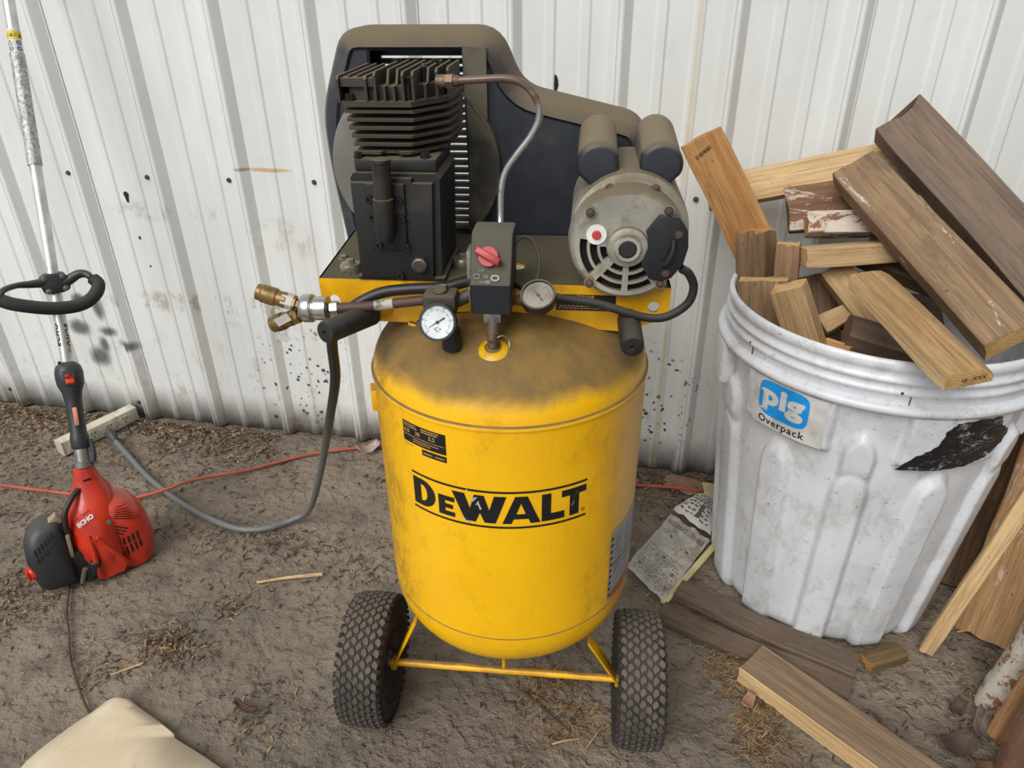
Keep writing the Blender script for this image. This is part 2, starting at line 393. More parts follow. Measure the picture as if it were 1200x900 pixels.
# ------------------------------------------------------------------ loose litter on the floor
def litter():
    cols = [M('litter_tan', (158, 132, 96), .9), M('litter_brown', (104, 78, 54), .9), M('litter_dark', (64, 52, 42), .95), M('litter_orange', (148, 116, 76), .9), M('litter_grey', (120, 110, 98), .9)]
    def gen(name, items, label):
        V, F, MI = [], [], []
        for (x, y, L, w_, t_, lift, wts) in items:
            a = random.uniform(0, PI); tl = random.uniform(-.35, .35); rl = random.uniform(-.6, .6)
            R = Euler((rl, tl, a)).to_matrix(); z = fh(x, y)+lift+t_*.5+abs(math.sin(tl))*L*.3; n = len(V); bnd = random.uniform(-.25, .25)*L
            for sx in (-1, 0, 1):
                ww = w_ if sx == 0 else w_*random.uniform(.2, .8)
                for sy, sz in ((-1, -1), (1, -1), (1, 1), (-1, 1)):
                    p = R @ Vector((sx*L/2, sy*ww/2, sz*t_/2+(0 if sx else abs(bnd)*.5)))
                    V.append((x+p.x, y+p.y, z+p.z))
            mi = random.choices(range(5), wts)[0]
            for s in (0, 4):
                for k in range(4): F.append((n+s+k, n+s+(k+1) % 4, n+s+4+(k+1) % 4, n+s+4+k)); MI.append(mi)
            F.append((n+3, n+2, n+1, n)); F.append((n+8, n+9, n+10, n+11)); MI += [mi, mi]
        me = bpy.data.meshes.new(name); me.from_pydata(V, [], F); me.polygons.foreach_set('material_index', MI)
        for c in cols: me.materials.append(c)
        o = bpy.data.objects.new(name, me); COL.objects.link(o); tag(o, label, 'debris', kind='stuff')
    g = random.gauss; W1 = (4, 5, 5, 1, 2); W2 = (3, 3, 1, 6, 1)
    def ok(x, y): return -2.9 < x < 1.6 and .1 < y < 1.65 and math.hypot(x-.435, y-1.346) > .235
    it = []
    for _ in range(7000):
        x = random.uniform(-2.7, 1.4); y = 1.660-abs(g(0, .085))
        if noise.noise(Vector((x*3, y*2, 1))) > -.15 and ok(x, y): it.append((x, y, random.uniform(.004, .018), random.uniform(.002, .007), .0014, random.random()**2*.010, W1))
    gen('wood_litter', it, 'wood chips and dry leaf bits strewn along the foot of the wall')
    it = []
    for cx, cy, sx, sy, n in ((-.895, .882, .05, .03, 330), (-1.33, .93, .06, .06, 420), (-1.75, 1.45, .22, .16, 1300), (-1.45, 1.15, .16, .1, 330), (-.87, 1.20, .16, .035, 300), (-.55, 1.18, .09, .04, 160), (-.83, 1.0, .03, .02, 60), (-.62, .76, .05, .04, 120), (-.75, 1.06, .12, .05, 70), (.06, 1.62, .1, .04, 500), (.45, .98, .1, .08, 120), (-1.0, .8, .03, .03, 60), (.72, 1.1, .08, .1, 200), (-1.2, 1.45, .25, .12, 300)):
        for _ in range(n):
            x, y = g(cx, sx), g(cy, sy)
            if ok(x, y): it.append((x, y, random.uniform(.004, .02), random.uniform(.0015, .004), .001, random.random()**2*.006, W1))
    for _ in range(1700):
        x, y = random.uniform(-2.4, 1.2), random.uniform(.2, 1.65)
        if ok(x, y): it.append((x, y, random.uniform(.003, .014), random.uniform(.0015, .004), .0012, 0, W1))
    gen('wood_litter', it, 'scattered splinters, chips and crumbs over the open dirt floor')
    it = []
    for cx, cy, sx, sy, n in ((.25, 1.03, .035, .03, 620), (.29, .95, .028, .03, 330), (.27, .88, .03, .028, 380), (-.115, .92, .04, .035, 330), (-.06, .85, .05, .03, 260), (.34, .82, .02, .02, 120)):
        for _ in range(n):
            x, y = g(cx, sx), g(cy, sy)
            if ok(x, y): it.append((x, y, random.uniform(.006, .022), random.uniform(.0008, .0022), .0008, random.random()*.008, W2))
    gen('wood_shavings', it, 'clumps of orange shredded wood fibre around the front wheel and loose planks')
litter()

# ------------------------------------------------------------------ shared materials
steel = M('bright_steel', (176, 176, 174), .32, .9, dirt=((96, 80, 66), 40, .6, .6))
black_metal = M('black_cast_iron', (36, 34, 33), .5, .15, dust=((104, 90, 70), .9, .3, .95), bump=(160, .25), dirt=((62, 54, 44), 14, .5, .6))
fin_metal = M('dusty_fins', (66, 58, 48), .7, .1, dust=((112, 98, 76), .9, .1, .8), dirt=((46, 42, 38), 18, .5, .6))
black_plastic = M('black_plastic', (30, 31, 34), .45, dust=((104, 94, 78), .5, .5, 1.1))
rubber = M('black_rubber', (34, 33, 32), .6, dust=((96, 88, 76), .45, .2, 1.1), dirt=((86, 76, 64), 30, .55, .4))
yellow = M('yellow_paint', (240, 178, 6), .38, dust=((112, 90, 58), .9, .72, 1.1), dirt=((150, 108, 30), 22, .58, .55), coat=.15)
brass = M('brass', (150, 124, 78), .4, .8, dirt=((96, 72, 40), 60, .55, .6))
rustpipe = M('rusty_pipe', (92, 68, 62), .6, .3)

# ------------------------------------------------------------------ air compressor
A = empty('air_compressor', (-.19, .94, 0), .09, 'yellow upright air compressor on two wheels with black pump and grey motor', 'air compressor')
def tank_mat():
    t = NT('tank_yellow'); b = t.b
    sp = t.n('SeparateXYZ'); t.l(t.tc.outputs['Object'], sp.inputs[0])
    g = t.n('NewGeometry'); sn = t.n('SeparateXYZ'); t.l(t.tc.outputs['Normal'], sn.inputs[0])
    n1 = t.noise(5, 6, .65); n2 = t.noise(17, 7, .72, (1, 1, .7)); n3 = t.noise(90, 4, .7)
    out = t.mix(t.rng(n1, .3, .7), (250, 192, 8), (242, 180, 6))
    out = t.mix(t.math('MULTIPLY', t.rng(n2, .52, .68), .35), out, lin((196, 138, 20)))
    out = t.mix(t.math('MULTIPLY', t.rng(n3, .68, .76), .45), out, lin((140, 98, 30)))
    n5 = t.noise(260, 3, .7); out = t.mix(t.math('MULTIPLY', t.rng(n5, .64, .72), .35), out, lin((150, 104, 30)))
    n6 = t.noise(34, 8, .85, (1, 1, .5), None, 3.0); out = t.mix(t.math('MULTIPLY', t.rng(n6, .60, .64), .28), out, lin((128, 92, 34)))
    # greasy film on the left flank; tan tint towards the right edge
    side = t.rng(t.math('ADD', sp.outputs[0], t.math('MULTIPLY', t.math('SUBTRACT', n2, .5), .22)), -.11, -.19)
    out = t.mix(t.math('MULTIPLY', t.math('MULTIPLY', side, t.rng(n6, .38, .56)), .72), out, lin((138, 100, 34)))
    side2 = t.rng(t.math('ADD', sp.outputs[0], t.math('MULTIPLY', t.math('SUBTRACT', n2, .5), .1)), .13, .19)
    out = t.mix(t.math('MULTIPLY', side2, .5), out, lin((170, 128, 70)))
    # brown dust lying on the dome, wiped in places
    up = t.math('ADD', sn.outputs[2], t.math('MULTIPLY', t.math('SUBTRACT', t.noise(8, 6, .65, (1, 1, 1), None, .8), .5), .55))
    k = t.rng(up, .24, .66)
    out = t.mix(t.math('MULTIPLY', k, .93), out, t.mix(t.rng(n2, .4, .62), (96, 80, 56), (124, 98, 54)))
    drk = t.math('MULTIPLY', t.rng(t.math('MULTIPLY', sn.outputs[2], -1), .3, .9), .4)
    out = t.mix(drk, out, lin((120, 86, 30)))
    t.l(out, b.inputs['Base Color']); t.l(t.rng(k, 0, 1, .4, .85), b.inputs['Roughness'])
    t.bump(n2, .08, .001); return t.m
TX, TR, ZS, ZB = .004, .2015, .703, .322
def cylf(off, R=TR, cx=TX):
    return lambda u, v: Vector((cx+(R+off)*math.sin(u/R), -(R+off)*math.cos(u/R), v))
def tank():
    prof = []
    for k in range(13):
        a = k/12*PI/2; r = TR*math.sin(a)**.62; prof.append((r, ZB-.112*math.cos(a)**.9))
    prof += [(TR, ZB+.002), (TR-.0012, ZB+.003), (TR-.0012, ZB+.005), (TR, ZB+.006)]
    for k in range(9): prof.append((TR, ZB+.01+(ZS-ZB-.02)*k/8))
    prof += [(TR, ZS-.004), (TR+.0022, ZS-.003), (TR+.0026, ZS), (TR+.001, ZS+.003), (TR-.001, ZS+.004)]
    for k in range(1, 15):
        a = k/14*PI/2; prof.append(((TR-.001)*max(0, math.cos(a))**.82, ZS+.004+.094*math.sin(a)**1.05))
    prof[0] = (0, prof[0][1]); prof[-1] = (0, prof[-1][1])
    bm = B(); lathe(bm, (TX, 0, 0), (0, 0, 1), prof, 96)
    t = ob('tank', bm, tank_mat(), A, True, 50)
    ink = M('black_print', (22, 22, 24), .45)
    # word on the tank between two rules
    U = lambda d: math.radians(d)*TR
    z0, z1 = .545, .604
    def L(d0, d1, zt, zb, loops):
        u0, u1 = U(d0), U(d1); return [[(u0+(u1-u0)*x, zb+(zt-zb)*y) for x, y in lp] for lp in loops]
    Do = [(0, 0), (.42, 0)]+[(.42+.58*math.sin(a), .5-.5*math.cos(a)) for a in [PI*k/12 for k in range(1, 12)]]+[(.42, 1), (0, 1)]
    Di = [(.36, .2), (.42, .2)]+[(.42+.22*math.sin(a), .5-.3*math.cos(a)) for a in [PI*k/8 for k in range(1, 8)]]+[(.42, .8), (.36, .8)]
    Ee = [(0, 0), (1, 0), (1, .24), (.42, .24), (.42, .39), (.9, .39), (.9, .61), (.42, .61), (.42, .76), (1, .76), (1, 1), (0, 1)]
    Ww = [(.13, 0), (.39, 0), (.5, .42), (.61, 0), (.87, 0), (1, 1), (.8, 1), (.73, .42), (.6, 1), (.4, 1), (.27, .42), (.2, 1), (0, 1)]
    Ww = [(0, 1), (.24, 0), (.44, 0), (.52, .35), (.60, 0), (.80, 0), (1, 1), (.78, 1), (.69, .48), (.6, 1), (.42, 1), (.34, .48), (.24, 1)]
    Aa = [(0, 0), (.24, 0), (.3, .17), (.68, .17), (.74, 0), (1, 0), (.66, 1), (.34, 1)]
    Ai = [(.37, .36), (.61, .36), (.49, .74)]
    Ll = [(0, 0), (1, 0), (1, .27), (.4, .27), (.4, 1), (0, 1)]
    Tt = [(.32, 0), (.7, 0), (.7, .76), (1, .76), (1, 1), (0, 1), (0, .76), (.32, .76)]
    zt, zb = z1-.0065, z0+.0065
    sets = [L(-36.2, -25, zt, zb, [Do, Di]), L(-23.6, -16.4, zt-.0125, zb, [Ee]), L(-17.4, 4.2, zt, zb, [Ww]), L(2.4, 17.2, zt, zb, [Aa, Ai]), L(17.6, 26.9, zt, zb, [Ll]), L(25.6, 36.4, zt, zb, [Tt])]
    for lp in sets:
        f = fill2d(lp); bendflat(f, cylf(.0005), .006); ob('logo_letter', f, ink, t, True, 180)
    bm = B()
    for za, zc in ((z1-.0016, z1+.0020), (z0-.0020, z0+.0016)): merge(bm, bendflat(fill2d([[(U(-36.6), za), (U(36.6), za), (U(36.6), zc), (U(-36.6), zc)]]), cylf(.0005), .006))
    ob('logo_rule', bm, ink, t, True, 180)
    bm = B(); c0 = (U(35.2), zb+.004)
    merge(bm, bendflat(fill2d([circ2(*c0, .0032, 16), circ2(*c0, .0025, 16)]), cylf(.0005), .006)); tx = textbm('R', .0045)
    for v in tx.verts: v.co.x += c0[0]; v.co.y += c0[1]
    merge(bm, bendflat(tx, cylf(.0005), .006)); ob('logo_mark', bm, ink, t, True, 180)
    sc_ = M('bare_scratch', (214, 214, 208), .4, .3)
    bm = B()
    for d, z, w_, h, sl in ((-8.5, .589, .006, .010, .8), (-6.3, .580, .0022, .014, -.3), (-6.9, .584, .003, .007, .5), (31.5, .585, .0012, .016, .4), (30.5, .572, .0014, .009, .3), (-12.5, .553, .004, .004, .2), (-11, .6035, .002, .003, 0), (-10.8, .549, .005, .003, 0)):
        u = U(d); f = fill2d([[(u-w_/2-sl*h/2, z-h/2), (u+w_/2-sl*h/2, z-h*.35), (u+w_*.3+sl*h/2, z+h/2), (u-w_/2+sl*h/2, z+h*.4)]])
        ob('paint_scratch', bendflat(f, cylf(.0008), .006), sc_, t, True, 180)
    # rating plate: black sticker with rows of pale print
    gold = M('gold_print', (190, 150, 96), .5); white = M('white_print', (222, 218, 206), .5)
    a0, a1 = math.radians(-39.8+5.2-5.2), math.radians(-18.6)
    u0, u1 = a0*TR+.001, a1*TR
    bm = bendflat(fill2d([[(u0, .652), (u1, .652), (u1, .684), (u0, .684)], ]), cylf(.0005), .006)
    merge(bm, bendflat(fill2d([[(u0+.034, .640), (u1, .640), (u1, .6495), (u0+.034, .6495)]]), cylf(.0005), .006))
    lb = ob('rating_label', bm, ink, t, True, 180); tag(lb, 'black rating sticker with gold print')
    bm = B(); rr = random.Random(3)
    for z, h, xa, xb, sz in ((.681, .003, .001, .025, 0), (.6775, .003, .002, .027, 0), (.681, .003, .034, .062, 0), (.6775, .003, .034, .060, 0), (.664, .002, .0, .070, 0), (.660, .0025, .018, .062, 0), (.6565, .0025, .018, .05, 0), (.6445, .0035, .036, .05, 0), (.6445, .0035, .055, .069, 0), (.648, .003, .004, .018, 0)):
        x = u0+xa+.001
        while x < u0+xb:
            wd = rr.uniform(.0015, .0045); merge(bm, bendflat(fill2d([[(x, z-h*.3), (x+wd, z-h*.3), (x+wd, z+h*.3), (x, z+h*.3)]]), cylf(.0008), .006)); x += wd+.0009
    ob('label_print', bm, gold, lb, True, 180)
    bm = B()
    for s, x in (('6.5', .008), ('30', .028), ('5.2', .052)):
        tx = textbm(s, .0085, .0002)
        for v in tx.verts: v.co.x += u0+x; v.co.y += .6705
        merge(bm, bendflat(tx, cylf(.0008), .006))
    ob('label_numbers', bm, gold, lb, True, 180)
    # silver warning sheet on the right flank
    wp = M('silver_label', (150, 152, 150), .5, dirt=((110, 96, 80), 18, .5, .5)); uL, uR = math.radians(53.2)*TR, math.radians(88)*TR
    lb = ob('warning_label', bendflat(fill2d([[(uL, .335), (uR, .335), (uR, .478), (uL+.008, .478), (uL, .470)]]), cylf(.0005), .006), wp, t, True, 180)
    tag(lb, 'silver warning sheet with red edge')
    bm = B()
    for k in range(10): merge(bm, bendflat(fill2d([[(uL+.001, .343+k*.0128), (uL+.0065, .344+k*.0128), (uL+.0075, .349+k*.0128), (uL+.002, .3505+k*.0128)]]), cylf(.0008), .006))
    for k in range(9):
        for q in range(3): merge(bm, bendflat(fill2d([[(uL+.012+q*.03, .39+k*.009), (uL+.036+q*.03, .39+k*.009), (uL+.036+q*.03, .3915+k*.009), (uL+.012+q*.03, .3915+k*.009)]]), cylf(.0008), .006))
    ob('label_print', bm, ink, lb, True, 180)
    bm = B()
    for za, zc in ((.336, .352), (.405, .408)): merge(bm, bendflat(fill2d([[(uL+.008, za), (uR, za), (uR, zc), (uL+.008, zc)]]), cylf(.0009), .006))
    ob('label_stripe', bm, M('red_print', (176, 84, 60), .5), lb, True, 180)
    # boss on the left flank, threaded bung on the dome
    bm = B(); d = Vector((-math.cos(math.radians(18.4)), -math.sin(math.radians(18.4)), 0)); c = Vector((TX, 0, .66))+d*TR*.985
    R = Matrix.Rotation(math.radians(18.4), 3, 'Z'); box(bm, c, (.02, .026, .036), R, .003)
    ob('mounting_lug', bm, yellow, t)
    bm = B(); c = Vector((-.003, -.130, .776)); nz = Vector((-.02, -.33, .94)).normalized()
    lathe(bm, c-nz*.004, nz, [(.019, 0), (.021, .003), (.0205, .008), (.015, .0115), (.011, .012), (.011, .006), (0, .006)], 32)
    ob('threaded_bung', bm, M('clean_yellow', (244, 186, 20), .35, dirt=((120, 96, 60), 30, .55, .6)), t)
    return t
TANK = tank()
def undercarriage():
    bm = B(); tube(bm, [(-.236, -.0885, .116), (.228, -.0885, .116)], .0065, 14, 1); ob('axle', bm, yellow, A)
    for nm, a, b in (('r', (.142, -.112, .238), (.198, -.0885, .113)), ('l', (-.150, -.10, .245), (-.203, -.0885, .113))):
        a = Vector(a); b = Vector(b); bm = B(); x, y, z = basis(b-a)
        R = Matrix((Vector((0, 1, 0)).cross(z).normalized(), Vector((0, 1, 0)), z)).transposed()
        box(bm, (a+b)/2, (.004, .024, (b-a).length), R, .0012)
        lathe(bm, b+Vector((-.004 if b.x > 0 else .004, 0, 0)), (1 if b.x > 0 else -1, 0, 0), [(.012, 0), (.012, .008)], 16)
        ob('wheel_strut', bm, yellow, A)
    bm = B(); box(bm, (-.004, -.088, .175), (.006, .003, .12), None, .001); box(bm, (-.004, -.083, .228), (.03, .014, .004), None, .001); ob('axle_hanger', bm, yellow, A)
    bm = B(); box(bm, (.004, .15, .14), (.2, .004, .26), None, .0015); box(bm, (.004, .165, .008), (.22, .04, .004), None, .0015)
    for x in (-.094, .102): box(bm, (x, .135, .14), (.004, .03, .26), None, .0015)
    ob('rear_foot', bm, yellow, A)
undercarriage()
def wheel(cx, cy, side):
    R_, W = .116, .078
    prof = [(.060, -.026), (.066, -.031), (.080, -.0385), (.096, -.0392), (.106, -.0355), (.1115, -.029), (.1138, -.015), (.1145, 0), (.1138, .015), (.1115, .029), (.106, .0355), (.096, .0392), (.080, .0385), (.066, .031), (.060, .026)]
    tm = M('tyre_rubber', (44, 40, 37), .85, dust=((84, 76, 66), .5, .4, 1.1), dirt=((84, 74, 62), 26, .5, .6), bump=(120, .2))
    bm = B(); lathe(bm, (cx, cy, .116), (1, 0, 0), prof+[prof[0]], 72, False)
    w_ = ob('wheel', bm, tm, A, True, 40)
    bm = B(); nrow = 7; N = 40
    for r in range(nrow):
        s = (r-(nrow-1)/2)*.0102
        rad = .1142-(abs(s)/.031)**2.6*.0028
        for k in range(N):
            a = 2*PI*(k+.5*(r % 2))/N; hl = PI*rad/N*.98
            out = [(-.0050, -.30), (-.0056, .25), (-.002, .48), (.0026, .85), (.0046, .62), (.0056, .05), (.0030, -.55), (-.0020, -.72)]
            if r % 2: out = [(-x, y) for x, y in out][::-1]
            lo, hi = [], []
            for x, y in out:
                ang = a+y*hl*1.0/rad
                for lst, rr, sh in ((lo, rad-.002, 1.06), (hi, rad+.0028, .90)):
                    xx = cx+s+x*sh*.96; lst.append(bm.verts.new((xx, cy+rr*math.cos(ang), .116+rr*math.sin(ang))))
            bm.faces.new(hi); n = len(out)
            for q in range(n): bm.faces.new((lo[q], lo[(q+1) % n], hi[(q+1) % n], hi[q]))
    tr = ob('tread', bm, M('tread_worn', (66, 60, 54), .85, dirt=((100, 90, 78), 30, .5, .6), dust=((112, 102, 90), .6, .1, 1.0)), w_, False); tag(tr, kind='stuff')
    bm = B()  # shoulder lugs
    for sd_ in (-1, 1):
        for k in range(44):
            a = 2*PI*(k+.25*sd_)/44
            R3 = Matrix.Rotation(a, 3, 'X'); c = Vector((cx+sd_*.0355, cy, .116))+R3 @ Vector((0, .1085, 0))
            box(bm, c, (.006, .008, .0075), R3 @ Matrix.Rotation(sd_*-.9, 3, 'Z'))
    sl = ob('shoulder_lugs', bm, tm, w_, False); tag(sl, kind='stuff')
    bm = B(); lathe(bm, (cx, cy, .116), (1, 0, 0), [(.0, -.012), (.030, -.012), (.050, -.020), (.058, -.030), (.064, -.030), (.062, -.024), (.052, -.004), (.052, .004), (.062, .024), (.064, .030), (.058, .030), (.050, .020), (.030, .012), (0, .012)], 48)
    ob('rim', bm, M('dark_rim', (54, 50, 48), .5, .5, dirt=((100, 84, 68), 20, .5, .6)), w_)
    bm = B(); cyl(bm, (cx-.030, cy, .116), (cx+.030, cy, .116), .015, seg=24, bev=.002); lathe(bm, (cx-side*.030, cy, .116), (-side, 0, 0), [(.010, 0), (.010, .008)], 6)
    ob('hub', bm, M('grey_hub', (92, 94, 98), .45, .4), w_)
wheel(-.242, -.082, -1); wheel(.232, -.083, 1)
def id3(u, v, h): return Vector((u, h, v))          # upright shape in the xz plane, thickness along y
def deck():
    bm = B(); out = [(-.250, -.054), (.222, -.054), (.222, .152), (-.262, .152)]
    prism(bm, [out, circ2(.014, .008, .012, 20)], lambda u, v, h: Vector((u, v, h)), .8375, .8405)
    # front flange with its lower edge cut round the dome
    fl = [(-.2505, .8405), (-.2495, .800), (-.236, .779), (-.121, .779), (-.114, .786), (-.06, .797), (0, .8005), (.06, .797), (.098, .789), (.108, .779), (.16, .776), (.2, .789), (.2225, .806), (.2225, .8405)]
    prism(bm, [fl, circ2(-.232, .808, .0085, 18), circ2(.202, .813, .0075, 18)], id3, -.057, -.054)
    fb = [(-.262, .8405), (-.262, .79), (.222, .79), (.222, .8405)]
    prism(bm, [fb], id3, .149, .152)
    for x0, x1 in ((-.2505, -.262),): prism(bm, [[(-.054, .80), (.152, .80), (.152, .8405), (-.054, .8405)]], lambda u, v, h: Vector((-.2505-(u+.054)/.206*.0115+h, u, v)), 0, .003)
    prism(bm, [[(-.054, .806), (.152, .806), (.152, .8405), (-.054, .8405)]], lambda u, v, h: Vector((h, u, v)), .2195, .2225)
    for x in (-.115, .117):   # weld feet onto the tank
        tube(bm, [(x-.014, -.060, .779), (x, -.063, .776), (x+.014, -.062, .773)], .0035, 8, 4)
    dk = ob('motor_deck', bm, M('deck_yellow', (240, 176, 8), .42, dust=((84, 74, 56), 1.0, .25, .75), dirt=((120, 92, 40), 26, .56, .5)), A, True, 30)
    # black sticker on the flange
    ink = MATS['black_print']; gold = MATS['gold_print']
    bm = B(); box(bm, (.1125, -.0575, .8165), (.079, .0008, .0225)); lb = ob('flange_label', bm, ink, dk, False); tag(lb, 'black sticker with gold lettering')
    bm = B(); rr = random.Random(5)
    tx = textbm('ACCUMULATEUR D\'AIR', .0062, .0001, 0, 'LEFT')
    place(tx, lambda c: Vector((.076+c.x*.72, -.0582, .8245+c.y))); merge(bm, tx)
    for z, xa, xb in ((.8115, .078, .148), (.8085, .076, .14)):
        x = xa
        while x < xb:
            w_ = rr.uniform(.0015, .005); box(bm, (x+w_/2, -.0583, z), (w_, .0003, .0011)); x += w_+.0012
    ob('label_print', bm, gold, lb, False)
    # holding down bolts and rubber feet of the pump
    for x, y, z, sc in ((-.238, .02, .8405, 1), (-.213, -.028, .8405, 1), (-.062, .005, .8405, 1.1)):
        bm = B()
        if x > -.23: lathe(bm, (x, y, z), (0, 0, 1), [(.014, 0), (.015, .008), (.013, .012), (.0, .012)], 20)
        hexb(bm, (x, y, z+(.012 if x > -.23 else 0)), (0, 0, 1), .006*sc, .006)
        ob('mounting_bolt', bm, M('zinc_bolt', (168, 160, 140), .4, .7, dirt=((80, 66, 50), 60, .5, .7)), dk)
    # carrying handles
    for pts, ga, gb in (([(-.150, -.02, .795), (-.168, -.070, .800), (-.178, -.092, .803)], (-.172, -.082, .802), (-.213, -.157, .8075)), ([(.169, 0, .80), (.170, -.05, .798), (.171, -.07, .796)], (.170, -.060, .797), (.173, -.128, .788))):
        bm = B(); tube(bm, pts, .0125, 16, 3); h = ob('handle_bar', bm, MATS['deck_yellow'], A)
        a, b = Vector(ga), Vector(gb); d = (b-a).normalized(); L_ = (b-a).length
        bm = B(); lathe(bm, a, d, [(.0142, 0), (.0152, .003), (.0152, L_-.004), (.0138, L_), (.011, L_+.0006), (.0028, L_+.0006), (.0026, L_-.008), (0, L_-.008)], 28)
        g = ob('grip', bm, rubber, h)
deck()
def pump():
    bm = B(); prism(bm, [[(-.188, .846), (-.178, .841), (-.088, .841), (-.080, .848), (-.076, .975), (-.082, .982), (-.186, .982), (-.190, .976)]], id3, -.055, .06)
    box(bm, (-.134, .0, .844), (.118, .12, .006), None, .002)
    cc = ob('crankcase', bm, black_metal, A, True, 25)
    es = B(); prism(es, [[(-.188, .845), (-.090, .845), (-.084, .972), (-.110, .972), (-.110, .978), (-.150, .978), (-.150, .972), (-.189, .972)]], id3, -.062, -.055)
    rimbev(es, lambda e: all(v.co.y < -.06 for v in e.verts), .0015, 2)
    ob('front_cover', es, black_metal, cc, True, 25)
    bm = B(); prism(bm, [[(-.168, .888), (-.127, .884), (-.121, .888), (-.119, .972), (-.170, .972)]], id3, -.067, -.061)
    rimbev(bm, lambda e: all(v.co.y < -.066 for v in e.verts), .0015, 2)
    ob('reed_cover', bm, black_metal, cc, True, 25)
    sb = M('socket_screw', (46, 44, 42), .45, .5)
    for x, z, y in ((-.164, .953, -.067), (-.126, .951, -.067), (-.162, .930, -.067), (-.125, .929, -.067), (-.158, .893, -.067), (-.122, .891, -.067), (-.134, .850, -.062)):
        bm = B(); lathe(bm, (x, y, z), (0, -1, 0), [(.0052, 0), (.0052, .004), (.0046, .0048), (.0026, .0048), (.0024, .002), (0, .002)], 16)
        ob('socket_screw', bm, sb, cc)
    bm = B(); lathe(bm, (-.107, -.062, .866), (0, -1, 0), [(.0105, 0), (.0105, .005)], 6); lathe(bm, (-.107, -.067, .866), (0, -1, 0), [(.0098, 0), (.0098, .001), (.0072, .002), (.0068, 0)], 24)
    ob('sight_glass_ring', bm, M('dull_nickel', (120, 116, 108), .4, .7), cc)
    bm = B(); lathe(bm, (-.107, -.0675, .866), (0, -1, 0), [(.0069, 0), (.0069, .0006), (0, .001)], 20)
    ob('oil_sight_glass', bm, M('oil_brown', (84, 58, 40), .15), cc)
    bm = B(); tube(bm, [(-.1415, -.080, 1.000), (-.1425, -.080, .975), (-.1435, -.080, .956)], .0112, 20, 2); lathe(bm, (-.1434, -.080, .958), (-.02, 0, -1), [(.0108, 0), (.0128, .001), (.0128, .046), (.0105, .055), (0, .057)], 24)
    lathe(bm, (-.1414, -.080, 1.0), (0, 0, 1), [(.0112, 0), (.0122, .001), (.0118, .005), (.008, .0065), (0, .0065)], 20)
    ob('breather_pipe', bm, black_metal, cc)
    # upper block with flange bolts
    bm = B(); box(bm, (-.133, .004, .990), (.106, .104, .018), None, .004)
    ub = ob('cylinder_flange', bm, black_metal, cc)
    for x, y in ((-.180, -.042), (-.095, -.040), (-.090, .04)):
        bm = B(); hexb(bm, (x, y, .999), (0, 0, 1), .0055, .007); ob('flange_bolt', bm, sb, ub)
    bm = B(); cyl(bm, (-.142, .022, .99), (-.142, .022, 1.06), .043, seg=40); cb = ob('cylinder_barrel', bm, M('barrel_dark', (24, 24, 24), .6, .2), A)
    for k in range(6):
        z = 1.003+k*.0098; e = .0016*k
        fp = [(-.186-e, -.030), (-.182-e, -.043-e*.6), (-.112+e, -.043-e*.6), (-.070+e*.3, .004), (-.066+e*.3, .082), (-.19-e, .086)]
        if k == 0: fp = [(-.184, -.03), (-.180, -.044), (-.150, -.046), (-.146, -.038), (-.13, -.038), (-.126, -.046), (-.112, -.044), (-.074, .004), (-.072, .08), (-.188, .084)]
        bm = B(); prism(bm, [fp], lambda u, v, h: Vector((u, v, h)), z, z+.0034); ob('cooling_fin', bm, fin_metal, cb, True, 25)
    # head
    hf = [(-.196, -.030), (-.191, -.050), (-.106, -.050), (-.068, .004), (-.064, .088), (-.198, .09)]
    bm = B(); prism(bm, [hf], lambda u, v, h: Vector((u, v, h)), 1.0595, 1.066)
    inn = [(-.186, -.034), (-.182, -.040), (-.112, -.040), (-.076, .006), (-.072, .080), (-.190, .082)]
    prism(bm, [inn], lambda u, v, h: Vector((u, v, h)), 1.066, 1.082)
    prism(bm, [[(-.192, -.046), (-.152, -.046), (-.152, .086), (-.194, .086)]], lambda u, v, h: Vector((u, v, h)), 1.082, 1.0915)
    hd = ob('cylinder_head', bm, fin_metal, A, True, 25)
    for k in range(12):
        x = -.194+k*.0113
        yf = -.050 if x < -.106 else -.050+(x+.106)/.038*.054
        top = 1.0945 if x < -.150 else 1.099
        pr = [(yf, 1.064), (yf-.001, top-.004), (yf+.004, top), (.088, top), (.088, 1.064)]
        if k in (5, 6, 9): pr = [(yf, 1.064), (yf-.001, top-.016), (yf+.016, top-.016), (yf+.026, top), (.088, top), (.088, 1.064)]
        if k in (1, 2): pr = [(yf+.012, 1.066), (yf+.012, top), (.088, top), (.088, 1.066)]
        bm = B(); prism(bm, [pr], lambda u, v, h: Vector((h, u, v)), x-.0014, x+.0014); ob('head_fin', bm, fin_metal, hd, True, 25)
    for x, y, z in ((-.183, -.043, 1.066), (-.112, -.035, 1.084), (-.100, .004, 1.092), (-.094, .052, 1.096), (-.150, .074, 1.094), (-.104, .03, 1.092)):
        bm = B(); cyl(bm, (x, y, 1.06), (x, y, z), .0062, seg=12); hexb(bm, (x, y, z), (0, 0, 1), .0056, .008); ob('head_bolt', bm, sb, hd)
    # outlet and discharge tube
    bm = B(); cyl(bm, (-.078, -.022, 1.0855), (-.060, -.026, 1.0865), .0075, seg=16); lathe(bm, (-.066, -.027, 1.0862), (1, -.1, .06), [(.0085, 0), (.0085, .009)], 6); lathe(bm, (-.057, -.028, 1.0866), (1, 0, .06), [(.0068, 0), (.006, .006), (.0045, .007)], 16)
    rt = M('rusty_steel', (112, 88, 70), .5, .6, dirt=((150, 140, 130), 40, .5, .6))
    ob('outlet_fitting', bm, rt, hd)
